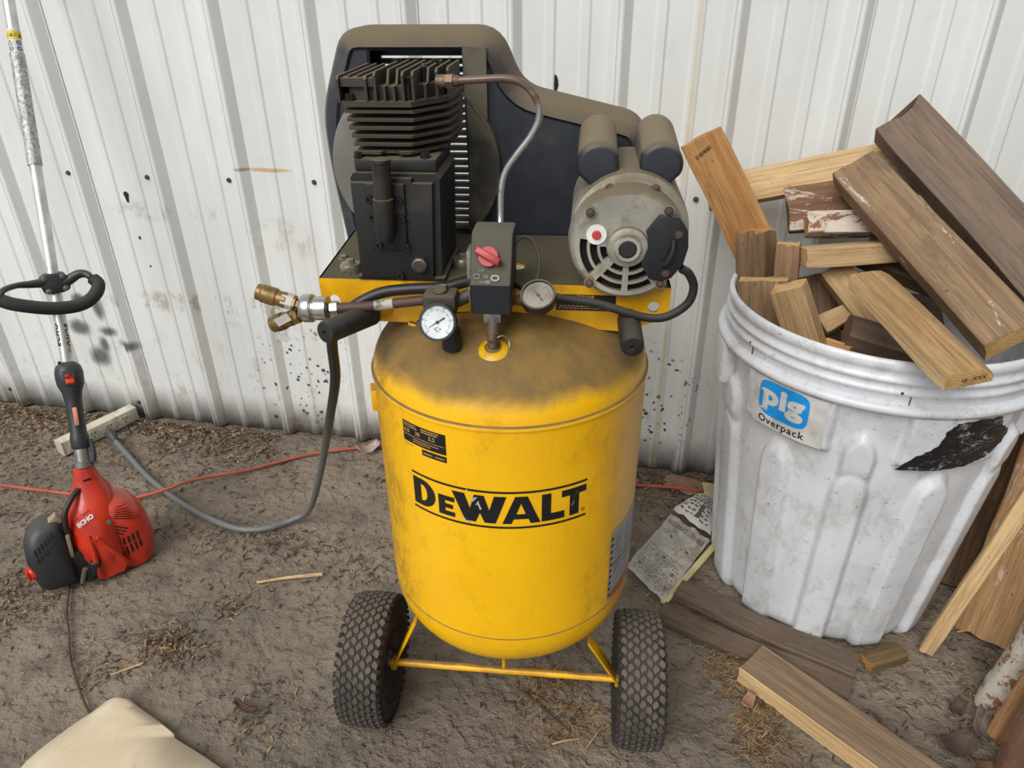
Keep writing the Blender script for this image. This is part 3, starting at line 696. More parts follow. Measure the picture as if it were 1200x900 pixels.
    bm = B(); tube(bm, [(-.058, -.028, 1.0866), (-.027, -.03, 1.0885), (.008, -.03, 1.0895), (.030, -.03, 1.082), (.0445, -.03, 1.064), (.046, -.03, 1.045), (.036, -.03, 1.024), (.018, -.03, 1.001), (.004, -.03, .980), (-.0015, -.033, .957), (-.002, -.04, .92), (-.002, -.06, .90)], .0046, 14, 8)
    t = NT('tube_steel'); sp = t.n('SeparateXYZ'); t.l(t.tc.outputs['Object'], sp.inputs[0])
    k = t.rng(t.math('ADD', sp.outputs[2], t.math('MULTIPLY', t.math('SUBTRACT', t.noise(50, 5, .7), .5), .09)), 1.035, 1.075)
    k2 = t.rng(t.noise(90, 4, .7), .58, .68)
    t.l(t.mix(t.math('MAXIMUM', k, t.math('MULTIPLY', k2, .6)), (196, 194, 190), (104, 84, 70)), t.b.inputs['Base Color']); t.l(t.rng(k, 0, 1, .95, .2), t.b.inputs['Metallic']); t.b.inputs['Roughness'].default_value = .34
    ob('discharge_tube', bm, t.m, A)
pump()
def guard():
    gm = M('guard_plastic', (46, 49, 56), .42, dust=((112, 98, 76), .95, .05, .75), dirt=((84, 78, 70), 10, .52, .45))
    def rnd(pts, r, n=5):
        out = []; m = len(pts)
        for i in range(m):
            p, a, b = Vector(pts[i]), Vector(pts[i-1]), Vector(pts[(i+1) % m])
            rr = min(r[i] if isinstance(r, (list, tuple)) else r, (p-a).length*.45, (p-b).length*.45)
            s, e = p+(a-p).normalized()*rr, p+(b-p).normalized()*rr
            for k in range(n+1):
                t = k/n; out.append(tuple((s*(1-t)+p*t)*(1-t)+(p*(1-t)+e*t)*t))
        return out
    raw = [(-.279, .80), (-.293, .94), (-.295, 1.02), (-.252, 1.133), (-.030, 1.133), (.006, 1.052), (.190, 1.010), (.212, .90), (.205, .80)]
    rad = [.01, .05, .05, .028, .034, .03, .03, .05, .01]
    O1 = rnd(raw, rad)
    cen = Vector((-.06, .96))
    def inset(pts, d):
        out = []; m = len(pts)
        for i in range(m):
            a, b = Vector(pts[i-1]), Vector(pts[(i+1) % m]); t = (b-a).normalized() if (b-a).length > 1e-6 else Vector((1, 0))
            nn = Vector((t.y, -t.x)); out.append(tuple(Vector(pts[i])+nn*d))
        return out
    sgn = 1 if (Vector(inset(O1, .01)[30])-cen).length < (Vector(O1[30])-cen).length else -1
    O2 = inset(O1, sgn*.007); O3 = inset(O1, sgn*.024)
    win = rnd([(-.214, .825), (-.214, 1.108), (-.076, 1.108), (-.074, 1.0), (-.070, .825)], .008, 3)
    bm = B()
    def ring(pts, y): return [bm.verts.new((p[0], y, p[1])) for p in pts]
    R0, R1, R2, R3 = ring(O1, .215), ring(O1, .150), ring(O2, .137), ring(O3, .128)
    R4 = ring(inset(O1, sgn*.028), .133)
    for P_, Q in ((R0, R1), (R1, R2), (R2, R3), (R3, R4)):
        m = len(P_)
        for k in range(m): bm.faces.new((P_[k], P_[(k+1) % m], Q[(k+1) % m], Q[k]))
    # face plate with the pump window, back plate with the same window
    O4 = inset(O1, sgn*.028)
    t = fill2d([O4, win]); t.verts.ensure_lookup_table(); vs = [bm.verts.new((v.co.x, .133, v.co.y)) for v in t.verts]
    t.verts.index_update()
    for f in t.faces: bm.faces.new([vs[v.index] for v in f.verts])
    t.free()
    m = len(win)
    Wf, Wb = ring(win, .133), ring(win, .150)
    for k in range(m): bm.faces.new((Wf[k], Wf[(k+1) % m], Wb[(k+1) % m], Wb[k]))
    t = fill2d([O1, win]); t.verts.ensure_lookup_table(); t.verts.index_update(); vs = [bm.verts.new((v.co.x, .215, v.co.y)) for v in t.verts]
    for f in t.faces: bm.faces.new([vs[v.index] for v in f.verts])
    t.free(); bmesh.ops.remove_doubles(bm, verts=bm.verts, dist=.0002)
    g = ob('belt_guard', bm, gm, A, True, 50); g.location = (0, .022, 0)
    # round swell of the guard over the flywheel, clipped to the face
    cx, cz, r = -.150, .945, .128
    arc = circ2(cx, cz, r, 40, math.radians(-50), math.radians(56), False)+[(-.0685, 1.0435), (-.068, .95), (-.0735, .850)]
    bm = B(); prism(bm, [arc], lambda u, v, h: Vector((u, h, v)), .116, .134)
    rimbev(bm, lambda e: all(v.co.y < .117 for v in e.verts), .005, 3)
    dusty = M('guard_dusty', (70, 66, 58), .7, dirt=((104, 94, 78), 9, .4, .8))
    ob('flywheel_bulge', bm, dusty, g, True, 40)
    arc = circ2(cx, cz, r, 30, math.radians(120), math.radians(222), False)+[(-.216, .862), (-.216, 1.05)]
    bm = B(); prism(bm, [arc], lambda u, v, h: Vector((u, h, v)), .116, .134)
    rimbev(bm, lambda e: all(v.co.y < .117 for v in e.verts), .005, 3)
    ob('flywheel_bulge', bm, M('guard_grey', (128, 124, 116), .6, dirt=((104, 94, 78), 9, .5, .6)), g, True, 40)
    bm = B(); prism(bm, [[(-.072, 1.040), (-.073, 1.110), (-.040, 1.108), (-.040, 1.012)]], lambda u, v, h: Vector((u, h, v)), .122, .134); ob('guard_post', bm, dusty, g)
    for k in range(25):
        z = .828+k*.0116; bm = B(); box(bm, (-.142, .208, z), (.150, .010, .0076)); ob('grille_slat', bm, gm, g, False)
    # flywheel and belt behind the pump
    bm = B(); lathe(bm, (cx, .150, .93), (0, 1, 0), [(.098, 0), (.098, .028), (.086, .028), (.086, .006), (.03, .006), (.03, 0)], 48); lathe(bm, (cx, .062, .93), (0, 1, 0), [(.016, 0), (.016, .12), (.0, .12)], 20)
    for v in bm.verts: v.co.x = min(v.co.x, -.106+max(0, (.99-v.co.z))*.4) if v.co.x > -.106 else v.co.x
    bm.free()
guard()
def motor():
    al = M('cast_aluminium', (172, 166, 152), .5, .35, dust=((118, 106, 84), .95, .25, .8), dirt=((120, 106, 84), 34, .5, .55), bump=(140, .2))
    cx, cz = .160, .9055
    bm = B(); lathe(bm, (cx+.003, -.060, .914), (0, 1, 0), [(.066, -.002), (.0735, .004), (.0745, .012), (.0745, .15), (.070, .165), (.02, .170), (0, .17)], 56)
    box(bm, (cx+.003, .02, .846), (.10, .12, .014), None, .003)
    mo = ob('motor', bm, al, A, True, 30)
    # end bell: face plate with cooling slots cut through
    def arcslot(r0, r1, a0, a1, n=8):
        a0, a1 = math.radians(a0), math.radians(a1)
        return [(cx+r1*math.cos(a0+(a1-a0)*k/n), cz+r1*math.sin(a0+(a1-a0)*k/n)) for k in range(n+1)]+[(cx+r0*math.cos(a1+(a0-a1)*k/n), cz+r0*math.sin(a1+(a0-a1)*k/n)) for k in range(n+1)]
    holes = []
    for r0, r1, lst in ((.0495, .0585, ((171, 219), (231, 266), (274, 305))), (.0370, .0460, ((176, 216), (232, 265), (275, 312))), (.0250, .0335, ((181, 212), (234, 263), (277, 318)))):
        for a0, a1 in lst: holes.append(arcslot(r0, r1, a0, a1))
    oc = circ2(cx, cz, .064, 56)
    bm = B(); prism(bm, [oc]+holes, id3, -.088, -.082)
    lathe(bm, (cx, -.088, cz), (0, 1, 0), [(.064, 0), (.0675, .003), (.0705, .010), (.072, .022), (.0735, .030)], 56, False)
    eb = ob('end_bell', bm, al, mo, True, 30)
    bm = B(); lathe(bm, (cx, -.074, cz), (0, 1, 0), [(.0, 0), (.063, 0), (.063, .004)], 40); wd = ob('dark_slot_backing', bm, M('dark_inside', (30, 22, 22), .7), mo)  # plain dark disc stands in for the shaded motor inside
    bm = B(); lathe(bm, (cx, -.088, cz), (0, -1, 0), [(.026, 0), (.0245, .004), (.0205, .0055), (.0195, .0055)], 40); lathe(bm, (cx, -.0935, cz), (0, -1, 0), [(.0175, 0), (.0175, .004), (.0155, .006), (.0115, .006), (.0115, .003)], 12)
    ob('bearing_cap', bm, al, mo, True, 25)
    bm = B(); lathe(bm, (cx, -.094, cz), (0, -1, 0), [(.0112, 0), (.0112, .0035), (.0095, .005), (0, .0053)], 28); ob('hub_plug', bm, rubber, mo)
    rb = M('rust_bolt', (100, 78, 66), .6, .4)
    for x, z in ((.113, .9485), (.2055, .952), (.1155, .8585), (.2035, .8605)):
        bm = B(); lathe(bm, (x, -.090, z), (0, -1, 0), [(.0068, -.004), (.0068, .003)], 16); ob('bolt_boss', bm, al, mo)
        bm = B(); hexb(bm, (x, -.093, z), (0, -1, 0), .0045, .004); ob('through_bolt', bm, rb, mo)
    bm = B(); lathe(bm, (.1215, -.0885, .9205), (0, -1, 0), [(.0125, 0), (.0125, .0015), (.006, .0018)], 28); ob('reset_ring', bm, M('white_sticker', (232, 230, 226), .5), mo)
    bm = B(); lathe(bm, (.1215, -.0885, .9205), (0, -1, 0), [(.0056, 0), (.0056, .004), (.0045, .005), (0, .005)], 20); ob('reset_button', bm, M('red_button', (196, 60, 58), .4), mo)
    # black wiring cover on the right of the face
    px = [(770, 253), (756, 271), (761, 286), (753, 308), (764, 325), (778, 327), (790, 323), (802, 307), (806, 288), (804, 270), (792, 254)]
    pl = [(cx+(x-736)*.00104, cz-(y-290)*.00112) for x, y in px]
    bm = B(); prism(bm, [pl], id3, -.096, -.080)
    rimbev(bm, lambda e: all(v.co.y < -.0955 for v in e.verts), .0025, 2)
    cv = ob('wiring_cover', bm, black_plastic, mo, True, 30)
    bm = B(); tube(bm, [(.2145, -.097, .918), (.214, -.100, .905), (.208, -.100, .890), (.204, -.097, .886)], .004, 10, 4); ob('cord_loop', bm, black_plastic, cv)
    for x, z in ((.2195, .9245), (.2085, .8755)):
        bm = B(); hexb(bm, (x, -.096, z), (0, -1, 0), .004, .004); ob('cover_screw', bm, rb, cv)
    # two capacitor housings on top
    for x, z, lean in ((.1205, .992, -.23), (.197, .993, .23)):
        ax = Vector((cx+.003-x, .914-z)).normalized(); sd_ = Vector((-ax.y, ax.x)); r = .0265
        lp = []
        for k in range(17):
            a = PI*k/16; lp.append(tuple(Vector((x, z))+sd_*r*math.cos(a)*1-ax*r*math.sin(a)))
        lp += [tuple(Vector((x, z))+ax*.036-sd_*.013), tuple(Vector((x, z))+ax*.036+sd_*.013)]
        bm = B(); prism(bm, [lp], lambda u, v, h: Vector((u, h, v+(h+.03)*.10)), -.028, .10)
        for f in (1,): pass
        rimbev(bm, lambda e: all(v.co.y > .099 for v in e.verts), .010, 4)
        cp = ob('capacitor_cover', bm, M('capacitor_grey', (92, 86, 78), .55, dust=((122, 108, 84), .95, .1, .6)), mo, True, 35)
        bm = B(); prism(bm, [[tuple(Vector((x, z))+(Vector(p)-Vector((x, z)))*1.02) for p in lp]], id3, -.042, -.027)
        rimbev(bm, lambda e: all(v.co.y < -.041 for v in e.verts), .007, 4)
        ob('end_cap', bm, M('cap_black', (44, 46, 52), .4, dust=((116, 104, 84), .7, .2, .9)), cp, True, 35)
    for x in (.135, .190):
        bm = B(); hexb(bm, (x, -.066, .972), (0, -.5, .8), .0042, .003); ob('cover_screw', bm, rb, mo)
motor()
def controls():
    # pressure switch
    bm = B(); prism(bm, [[(-.132, .829), (-.134, .868), (-.130, .8745), (-.106, .921), (-.099, .925), (-.062, .925), (-.058, .92), (-.058, .829)]], lambda u, v, h: Vector((h, u, v)), -.0305, .0205)
    rimbev(bm, lambda e: (e.verts[0].co-e.verts[1].co).length > .004 and abs(e.verts[0].co.x-e.verts[1].co.x) < 1e-5, .003, 3)
    ps = ob('pressure_switch', bm, M('switch_black', (30, 32, 36), .4, dust=((92, 86, 74), .97, .1, .5)), A, True, 30)
    n = Vector((0, -.885, .465)).normalized(); up = Vector((0, .465, .885)).normalized(); c = Vector((-.008, -.119, .899))
    def sf(u, v, h): return c+Vector((1, 0, 0))*u+up*v+n*h
    red = M('red_knob', (178, 48, 48), .4)
    bm = B(); lathe(bm, c, n, [(.0125, 0), (.012, .005), (0, .005)], 24)
    R = math.radians(-28)
    lp = [(-.0165, -.0045), (.0165, -.0045), (.0165, .0045), (-.0165, .0045)]
    lp = [(x*math.cos(R)-y*math.sin(R), x*math.sin(R)+y*math.cos(R)) for x, y in lp]
    prism(bm, [lp], sf, .004, .0125); rimbev(bm, lambda e: all((v.co-c).dot(n) > .012 for v in e.verts), .0018, 2)
    ob('red_knob', bm, red, ps, True, 30)
    bm = B(); mk = M('pale_print', (150, 148, 138), .6)
    for s, u, v, sz in (('C E', -.008, -.0165, .004), ('UL', -.002, -.024, .005), ('Cond', -.006, -.0305, .0035)):
        tx = textbm(s, sz); place(tx, lambda q: sf(q.x+u, q.y+v, .0008)); merge(bm, tx)
    for u, v, r in ((.009, -.0255, .0048), (.0005, -.0305, .0024)): prism(bm, [[(u+r*1.2*math.cos(a*PI/8), v+r*.85*math.sin(a*PI/8)) for a in range(16)], [(u+r*.7*math.cos(a*PI/8), v+r*.4*math.sin(a*PI/8)) for a in range(16)]], sf, .0004, .0009)
    prism(bm, [[(-.017, -.021), (-.0105, -.021), (-.0105, -.027), (-.017, -.027)], [(-.0165, -.0215), (-.011, -.0215), (-.011, -.0265), (-.0165, -.0265)]], sf, .0004, .0009)
    ob('approval_marks', bm, mk, ps, False)
    bm = B(); box(bm, (-.0335, -.098, .885), (.006, .03, .036), None, .001); box(bm, (-.033, -.112, .848), (.0015, .018, .022), Matrix.Rotation(.3, 3, 'X')); ob('unloader_bracket', bm, M('grey_bracket', (132, 130, 122), .5, .3), ps)
    # nipple down to the bung with safety valve
    bm = B(); box(bm, (-.004, -.120, .823), (.022, .022, .014), None, .001); cyl(bm, (-.004, -.124, .822), (-.003, -.128, .782), .0075, seg=16)
    np_ = ob('supply_nipple', bm, M('zinc_grey', (128, 126, 120), .45, .6, dirt=((86, 66, 52), 50, .5, .6)), A)
    bm = B(); lathe(bm, (-.003, -.134, .806), (0, -.85, -.5), [(.0085, -.01), (.0085, .004), (.0065, .006), (.0065, .014), (.004, .016), (.0, .016)], 12); ob('safety_valve', bm, M('valve_brown', (112, 94, 78), .5, .5), np_)
    bm = B(); tube(bm, [(.0, -.142, .80), (.010, -.138, .803), (.017, -.135, .796), (.019, -.140, .788)], .0012, 6, 5); ob('pull_ring', bm, steel, np_)
    # manifold pipe to the left, regulator, outlet couplers
    bm = B(); cyl(bm, (-.030, -.098, .843), (-.052, -.105, .834), .0085, seg=18); cyl(bm, (-.026, -.098, .843), (-.034, -.098, .843), .010, seg=6)
    ob('manifold_pipe', bm, M('dark_steel', (78, 70, 64), .6, .4), A)
    bm = B(); box(bm, (-.070, -.118, .838), (.042, .034, .028), None, .004); cyl(bm, (-.070, -.12, .85), (-.070, -.122, .857), .0085, seg=20, bev=.001); cyl(bm, (-.067, -.127, .83), (-.066, -.129, .80), .013, seg=24)
    rg = ob('regulator', bm, M('regulator_grey', (74, 68, 60), .5, .3, dust=((108, 96, 76), .8, .3, .9)), A)
    bm = B(); lathe(bm, (-.057, -.130, .806), (.01, -.06, -1), [(.0118, 0), (.0124, .003), (.0124, .026), (.0112, .028), (0, .028)], 28); ob('adjusting_knob', bm, black_plastic, rg)
    bm = B(); lathe(bm, (-.070, -.118, .838), (.02, .4, .9), [(0, .018), (.007, .018), (.0085, .020), (.007, .0215), (.005, .0215), (.0045, .02)], 20); ob('regulator_plug', bm, steel, rg)
    def gauge(c, n, r, dusty):
        c = Vector(c); n = Vector(n).normalized(); u_ = Vector((0, 0, 1)).cross(n).normalized(); u_ = -u_ if u_.x < 0 else u_; v_ = n.cross(u_); v_ = v_ if v_.z > 0 else -v_
        F = lambda u, v, h: c+u_*u+v_*v+n*h
        bm = B(); lathe(bm, c-n*.017, n, [(.010, -.012), (.010, 0), (r*.93, .001), (r, .004), (r, .016), (r*.985, .0178), (r*.88, .0178), (r*.86, .0155)], 44, False)
        g = ob('pressure_gauge', bm, M('gauge_case', (30, 31, 33), .4, dust=((110, 100, 84), .7, .5, 1.0)), A, True, 35)
        bm = B(); prism(bm, [circ2(0, 0, r*.88, 44)], F, -.003, -.0024); fcm = M('gauge_face', (226, 230, 230), .4) if not dusty else M('gauge_dusty', (150, 144, 130), .8, dirt=((118, 108, 92), 60, .5, .7))
        d = ob('dial', bm, fcm, g, False); tag(d, 'dust covered grey dial' if dusty else 'clean white dial')
        bm = B()
        for k in range(51):
            a = math.radians(225-270*k/50); L_ = .12 if k % 5 == 0 else .06; wd = .0003 if k % 5 == 0 else .00015
            dx, dy = math.cos(a), math.sin(a); r1, r0 = r*.70, r*(.70-L_)
            prism(bm, [[(dx*r0-dy*wd, dy*r0+dx*wd), (dx*r1-dy*wd, dy*r1+dx*wd), (dx*r1+dy*wd, dy*r1-dx*wd), (dx*r0+dy*wd, dy*r0-dx*wd)]], F, -.0023, -.0021)
        if not dusty:
            for k, s in enumerate(('0', '30', '60', '90', '120', '150')):
                a = math.radians(225-270*k/5); tx = textbm(s, r*.16)
                place(tx, lambda q: F(q.x+math.cos(a)*r*.79, q.y+math.sin(a)*r*.79, -.002)); merge(bm, tx)
            for s, v in (('psi', -.26), ('kPa', -.47)):
                tx = textbm(s, r*.15); place(tx, lambda q: F(q.x, q.y+v*r, -.002)); merge(bm, tx)
            for x in (-.12, .14): prism(bm, [circ2(x*r, -.36*r, r*.05, 10)], F, -.0022, -.0019)
        ob('dial_marks', bm, M('dial_print', (120, 122, 122) if not dusty else (120, 112, 98), .5), d, False)
        a = math.radians(212 if not dusty else 130); bm = B(); dx, dy = math.cos(a), math.sin(a); wd = .0006
        prism(bm, [[(-dx*r*.45-dy*wd*1.6, -dy*r*.45+dx*wd*1.6), (dx*r*.68, dy*r*.68), (-dx*r*.45+dy*wd*1.6, -dy*r*.45-dx*wd*1.6)]], F, -.0016, -.0012); prism(bm, [circ2(0, 0, r*.085, 14)], F, -.0018, -.0006)
        ob('needle', bm, M('needle_black', (34, 34, 34), .4) if not dusty else M('needle_dusty', (96, 88, 76), .7), d, False)
        return g
    gauge((-.0685, -.158, .8275), (.02, -.90, .36), .0235, False)
    gauge((.053, -.128, .856), (-.06, -.56, .82), .0222, True)
    bm = B(); cyl(bm, (.018, -.10, .836), (.05, -.112, .838), .007, seg=14); cyl(bm, (.051, -.112, .835), (.051, -.118, .85), .008, seg=12); ob('gauge_elbow', bm, brass, A)
    bm = B(); cyl(bm, (-.092, -.104, .8335), (-.176, -.102, .8205), .0066, seg=18); cyl(bm, (-.176, -.102, .8205), (-.226, -.10, .8155), .0066, seg=18)
    pp = ob('outlet_pipe', bm, rustpipe, A)
    bm = B(); cyl(bm, (-.136, -.103, .8267), (-.161, -.1025, .8228), .0069, seg=18); lb = ob('pipe_sticker', bm, M('sticker_white', (196, 188, 176), .6, dirt=((90, 80, 72), 80, .5, .9)), pp); tag(lb, 'white barcode sticker')
    bm = B(); lathe(bm, (-.206, -.1, .8175), (-1, 0, -.09), [(.0062, 0), (.0062, .006), (.0092, .006), (.0092, .016), (.006, .017), (.006, .022)], 6); hn = ob('hex_nipple', bm, steel, pp, True, 25)
    d = Vector((-1, .02, -.04)).normalized(); c = Vector((-.226, -.1, .8155))
    bm = B(); lathe(bm, c, d, [(.010, -.002), (.0155, 0), (.0160, .002), (.0160, .016), (.0145, .0175), (.0145, .0195), (.0180, .0205), (.0188, .022), (.0188, .032), (.0172, .035), (.011, .035)], 36)
    qc = ob('steel_coupler', bm, M('knurled_steel', (186, 184, 178), .3, .95), A)
    for nm, p0, p1, flip in (('u', (-.264, -.102, .8200), (-.318, -.104, .8385), 0), ('d', (-.262, -.100, .806), (-.309, -.096, .787), 1)):
        p0, p1 = Vector(p0), Vector(p1); d = (p1-p0).normalized(); L_ = (p1-p0).length
        bm = B(); lathe(bm, p0, d, [(.0072, -.012), (.0072, .004), (.0105, .005), (.0105, .016), (.008, .017)], 6); lathe(bm, p0, d, [(.0098, .017), (.0105, .018), (.0105, .030), (.0118, .031), (.0122, .034), (.0122, L_-.008), (.0110, L_-.006), (.0110, L_-.001), (.0095, L_), (.0055, L_), (.005, L_-.012), (0, L_-.012)], 32)
        ob('brass_coupler', bm, brass, A, True, 28)
    tg = M('paper_tag', (206, 200, 190), .7, dirt=((70, 64, 60), 70, .62, .8))
    bm = B(); cyl(bm, (-.272, -.102, .8228), (-.286, -.103, .8276), .0112, seg=6); ob('barcode_tag', bm, tg, A, False)
    bm = B(); box(bm, (-.286, -.112, .802), (.022, .0008, .011), Matrix.Rotation(-.5, 3, 'Y')); box(bm, (-.292, -.11, .775), (.016, .0008, .010), Matrix.Rotation(.35, 3, 'Y')); ob('barcode_tag', bm, tg, A, False)
    # cables
    bm = B(); tube(bm, [(.018, -.075, .850), (.045, -.088, .842), (.072, -.085, .8345), (.128, -.082, .826), (.165, -.082, .815), (.195, -.082, .8085), (.219, -.082, .812), (.2415, -.082, .830), (.2465, -.083, .853), (.238, -.086, .872), (.228, -.088, .879)], .0056, 12, 8); ob('motor_cable', bm, rubber, A)
    bm = B(); tube(bm, [(-.028, -.095, .85), (-.040, -.085, .853), (-.074, -.080, .8415), (-.119, -.080, .838), (-.160, -.082, .8315), (-.196, -.090, .814), (-.213, -.098, .792), (-.226, -.103, .770), (-.2415, -.072, .694), (-.2964, .0264, .572), (-.3742, .1603, .403), (-.4665, .2978, .197), (-.5436, .3923, .045), (-.5930, .3898, .012), (-.64, .360, .010), (-.7030, .3497, .010), (-.7794, .3719, .010), (-.8949, .4289, .010), (-1.0390, .5256, .010), (-1.1575, .6227, .012), (-1.225, .675, .022), (-1.241, .688, .027)], .0075, 14, 8)
    t = NT('cable_grey'); sp = t.n('SeparateXYZ'); t.l(t.tc.outputs['Object'], sp.inputs[0])
    t.l(t.mix(t.rng(sp.outputs[2], .3, .7), (104, 106, 104), (36, 34, 32)), t.b.inputs['Base Color']); t.b.inputs['Roughness'].default_value = .45
    pc = ob('power_cord', bm, t.m, A)
    bm = B(); d = Vector((-.72, .63, .06)).normalized(); x = Vector((.66, .75, 0)).normalized()
    lathe(bm, (-1.228, .678, .024), (-.7, .6, .25), [(.008, -.008), (.010, 0), (.013, .012), (.0155, .022), (.0155, .034), (0, .034)], 8); ob('plug', bm, M('plug_grey', (62, 62, 62), .5), pc)
    bm = B(); tube(bm, [(.019, -.07, .90), (.027, -.05, .902), (.040, -.045, .896), (.049, -.055, .880), (.050, -.075, .862), (.044, -.09, .851)], .0022, 8, 8); ob('bleed_tube', bm, M('bleed_grey', (72, 70, 64), .5), A)
controls()

# ------------------------------------------------------------------ string trimmer leaning in the left of the frame
def trimmer():
    T = empty('string_trimmer', (-1.2, 1.08, 0), PI/4, 'orange engine string trimmer standing upright, aluminium shaft with black loop handle', 'string trimmer')
    org = M('orange_plastic', (198, 52, 28), .3, dirt=((150, 52, 34), 12, .55, .5), coat=.25, dust=((150, 92, 66), .35, .5, 1.1))
    bk = M('trimmer_black', (44, 47, 50), .42, dust=((96, 90, 80), .5, .4, 1.1))
    alu = M('aluminium_tube', (214, 213, 208), .34, .55, dirt=((150, 142, 130), 20, .55, .5))
    P0 = Vector((.030, 0, .268)); P1 = Vector((.179, .404, 1.158)); D = (P1-P0).normalized(); P2 = P1+D*.42
    at = lambda s: P0+(P1-P0)*s
    bm = B(); cyl(bm, at(-.02), P2, .0118, seg=28); sh = ob('shaft', bm, alu, T)
    X = Vector((1, 0, 0)); X = (X-D*X.dot(D)).normalized(); Y = D.cross(X)
    def wrap(a, b, r):
        return lambda u, v: at(0)+D*v+(X*math.sin(u/.0118)-Y*math.cos(u/.0118))*r
    Ln = (P1-P0).length
    # wrapped foil label with warning bands
    def band(nm, s0, s1, r, mat, lab=None, par=sh):
        bm = B(); cyl(bm, at(s0), at(s1), r, seg=28); o = ob(nm, bm, mat, par); 
        if lab: tag(o, lab)
        return o
    tf = NT('foil_wrap'); n_ = tf.noise(130, 5, .8); tf.l(tf.mix(tf.rng(n_, .35, .65), (128, 126, 122), (206, 204, 200)), tf.b.inputs['Base Color']); tf.b.inputs['Roughness'].default_value = .35; tf.b.inputs['Metallic'].default_value = .5; tf.bump(n_, .8, .002)
    fw = band('foil_wrap', .653, .888, .0140, tf.m, 'crinkled silver wrap')
    wl = band('warning_label', .886, .9155, .0128, M('label_white', (226, 224, 218), .5), 'white label with warning signs')
    yl = band('caution_band', .915, .932, .0130, M('caution_yellow', (236, 206, 40), .5), 'yellow caution band'); band('label_edge', .932, .937, .0128, M('label_white', 0), None, sh)
    ink = MATS['black_print']; blu = M('sign_blue', (40, 84, 150), .5)
    bm = B(); f = wrap(0, 0, .01325)
    for u0 in (-.016, -.003, .012):
        u0 -= .002
        for th, vs in (('t', .9225),): merge(bm, bendflat(fill2d([[(u0-.0035, .9195*Ln), (u0+.0035, .9195*Ln), (u0, .9275*Ln)]]), f, .002))
        merge(bm, bendflat(fill2d([[(u0+.0045, .921*Ln), (u0+.009, .921*Ln), (u0+.009, .922*Ln), (u0+.0045, .922*Ln)]]), f, .002)); merge(bm, bendflat(fill2d([[(u0+.0045, .925*Ln), (u0+.009, .925*Ln), (u0+.009, .926*Ln), (u0+.0045, .926*Ln)]]), f, .002))
    for u0 in (-.010,): merge(bm, bendflat(fill2d([[(u0-.0055, .9025*Ln), (u0+.0055, .9025*Ln), (u0, .9135*Ln)], [(u0-.0035, .9037*Ln), (u0+.0035, .9037*Ln), (u0, .9108*Ln)]]), f, .002))
    ob('warning_signs', bm, ink, wl, False)
    bm = B()
    for u0, s0 in ((-.009, .895), (.006, .895), (.006, .9075)):
        c = [(u0+.0048*math.cos(k*PI/10), s0*Ln+.0048*math.sin(k*PI/10)) for k in range(20)]; c2 = [(u0+.0030*math.cos(k*PI/10), s0*Ln+.0030*math.sin(k*PI/10)) for k in range(20)]
        merge(bm, bendflat(fill2d([c, c2]), f, .002)); merge(bm, bendflat(fill2d([[(u0-.0018, s0*Ln-.0015), (u0+.002, s0*Ln-.0005), (u0-.0005, s0*Ln+.002)]]), f, .002))
    ob('mandatory_signs', bm, blu, wl, False)
    # maker's lettering up both sides of the lower shaft
    for side, u0 in ((0, -.0115), (1, .0115)):
        tx = textbm('ECHO', .0155, .0010, .25, 'CENTER', 1.25); f = wrap(0, 0, .01195); bm = B()
        sg = -1 if side == 0 else 1
        for v in tx.verts: v.co = Vector((u0+sg*v.co.y, Ln*.285-sg*v.co.x*1.0, 0))
        bm = bendflat(tx, f, .002); ob('shaft_lettering', bm, ink, sh, False)
        bm = B()
        for k in range(3):
            v0 = Ln*(.325 if side == 0 else .245)+k*.0042; merge(bm, bendflat(fill2d([[(u0-.0048, v0), (u0+.0048, v0+.003), (u0+.0048, v0+.0052), (u0-.0048, v0+.0022)]]), f, .002))
        ob('red_bars', bm, M('bar_red', (196, 40, 52), .4), sh, False)
    # loop handle
    hb = at(.40)
    n = Vector((.04, -.98, .2)).normalized(); u = Vector((1, .02, -.02)).normalized(); v = n.cross(u); v = -v if v.z < 0 else v
    F = lambda a, b, h: hb+u*a+v*b+n*h
    bm = B(); prism(bm, [[(-.024, -.017), (-.010, -.021), (.012, -.021), (.026, -.016), (.030, .006), (.022, .020), (-.014, .022), (-.026, .014), (-.028, .0)]], F, -.020, .021)
    rimbev(bm, lambda e: True, .003, 2); br = ob('handle_bracket', bm, bk, T, True, 30)
    for a, b in ((-.017, .015), (.017, .014), (-.016, -.014), (.017, -.013)):
        bm = B(); hexb(bm, F(a, b, .021), n, .0048, .004); ob('bracket_screw', bm, M('dull_screw', (140, 134, 124), .4, .7), br)
    bm = B()
    tube(bm, [(-.009, .080, .636), (-.002, .098, .648), (.022, .128, .644), (.045, .142, .637), (.070, .150, .632)], lambda t: .006+.008*max(0, t-.5), 12, 6)
    tube(bm, [(.159, .128, .631), (.152, .140, .637), (.138, .146, .638), (.122, .150, .630), (.108, .152, .624)], lambda t: .007+.005*t, 12, 6)
    ob('loop_handle', bm, bk, T)
    bm = B(); tube(bm, [(-.011, .080, .637), (.006, .073, .627), (.035, .068, .615), (.072, .068, .602), (.112, .073, .595), (.140, .082, .598), (.160, .098, .608), (.168, .115, .619), (.162, .127, .628)], .0135, 18, 7)
    tube(bm, [(-.013, .081, .638), (-.009, .079, .636)], .0148, 18, 2); ob('foam_grip', bm, M('foam_black', (34, 35, 36), .75, dust=((84, 80, 74), .4, .4, 1.1), bump=(220, .2)), T)
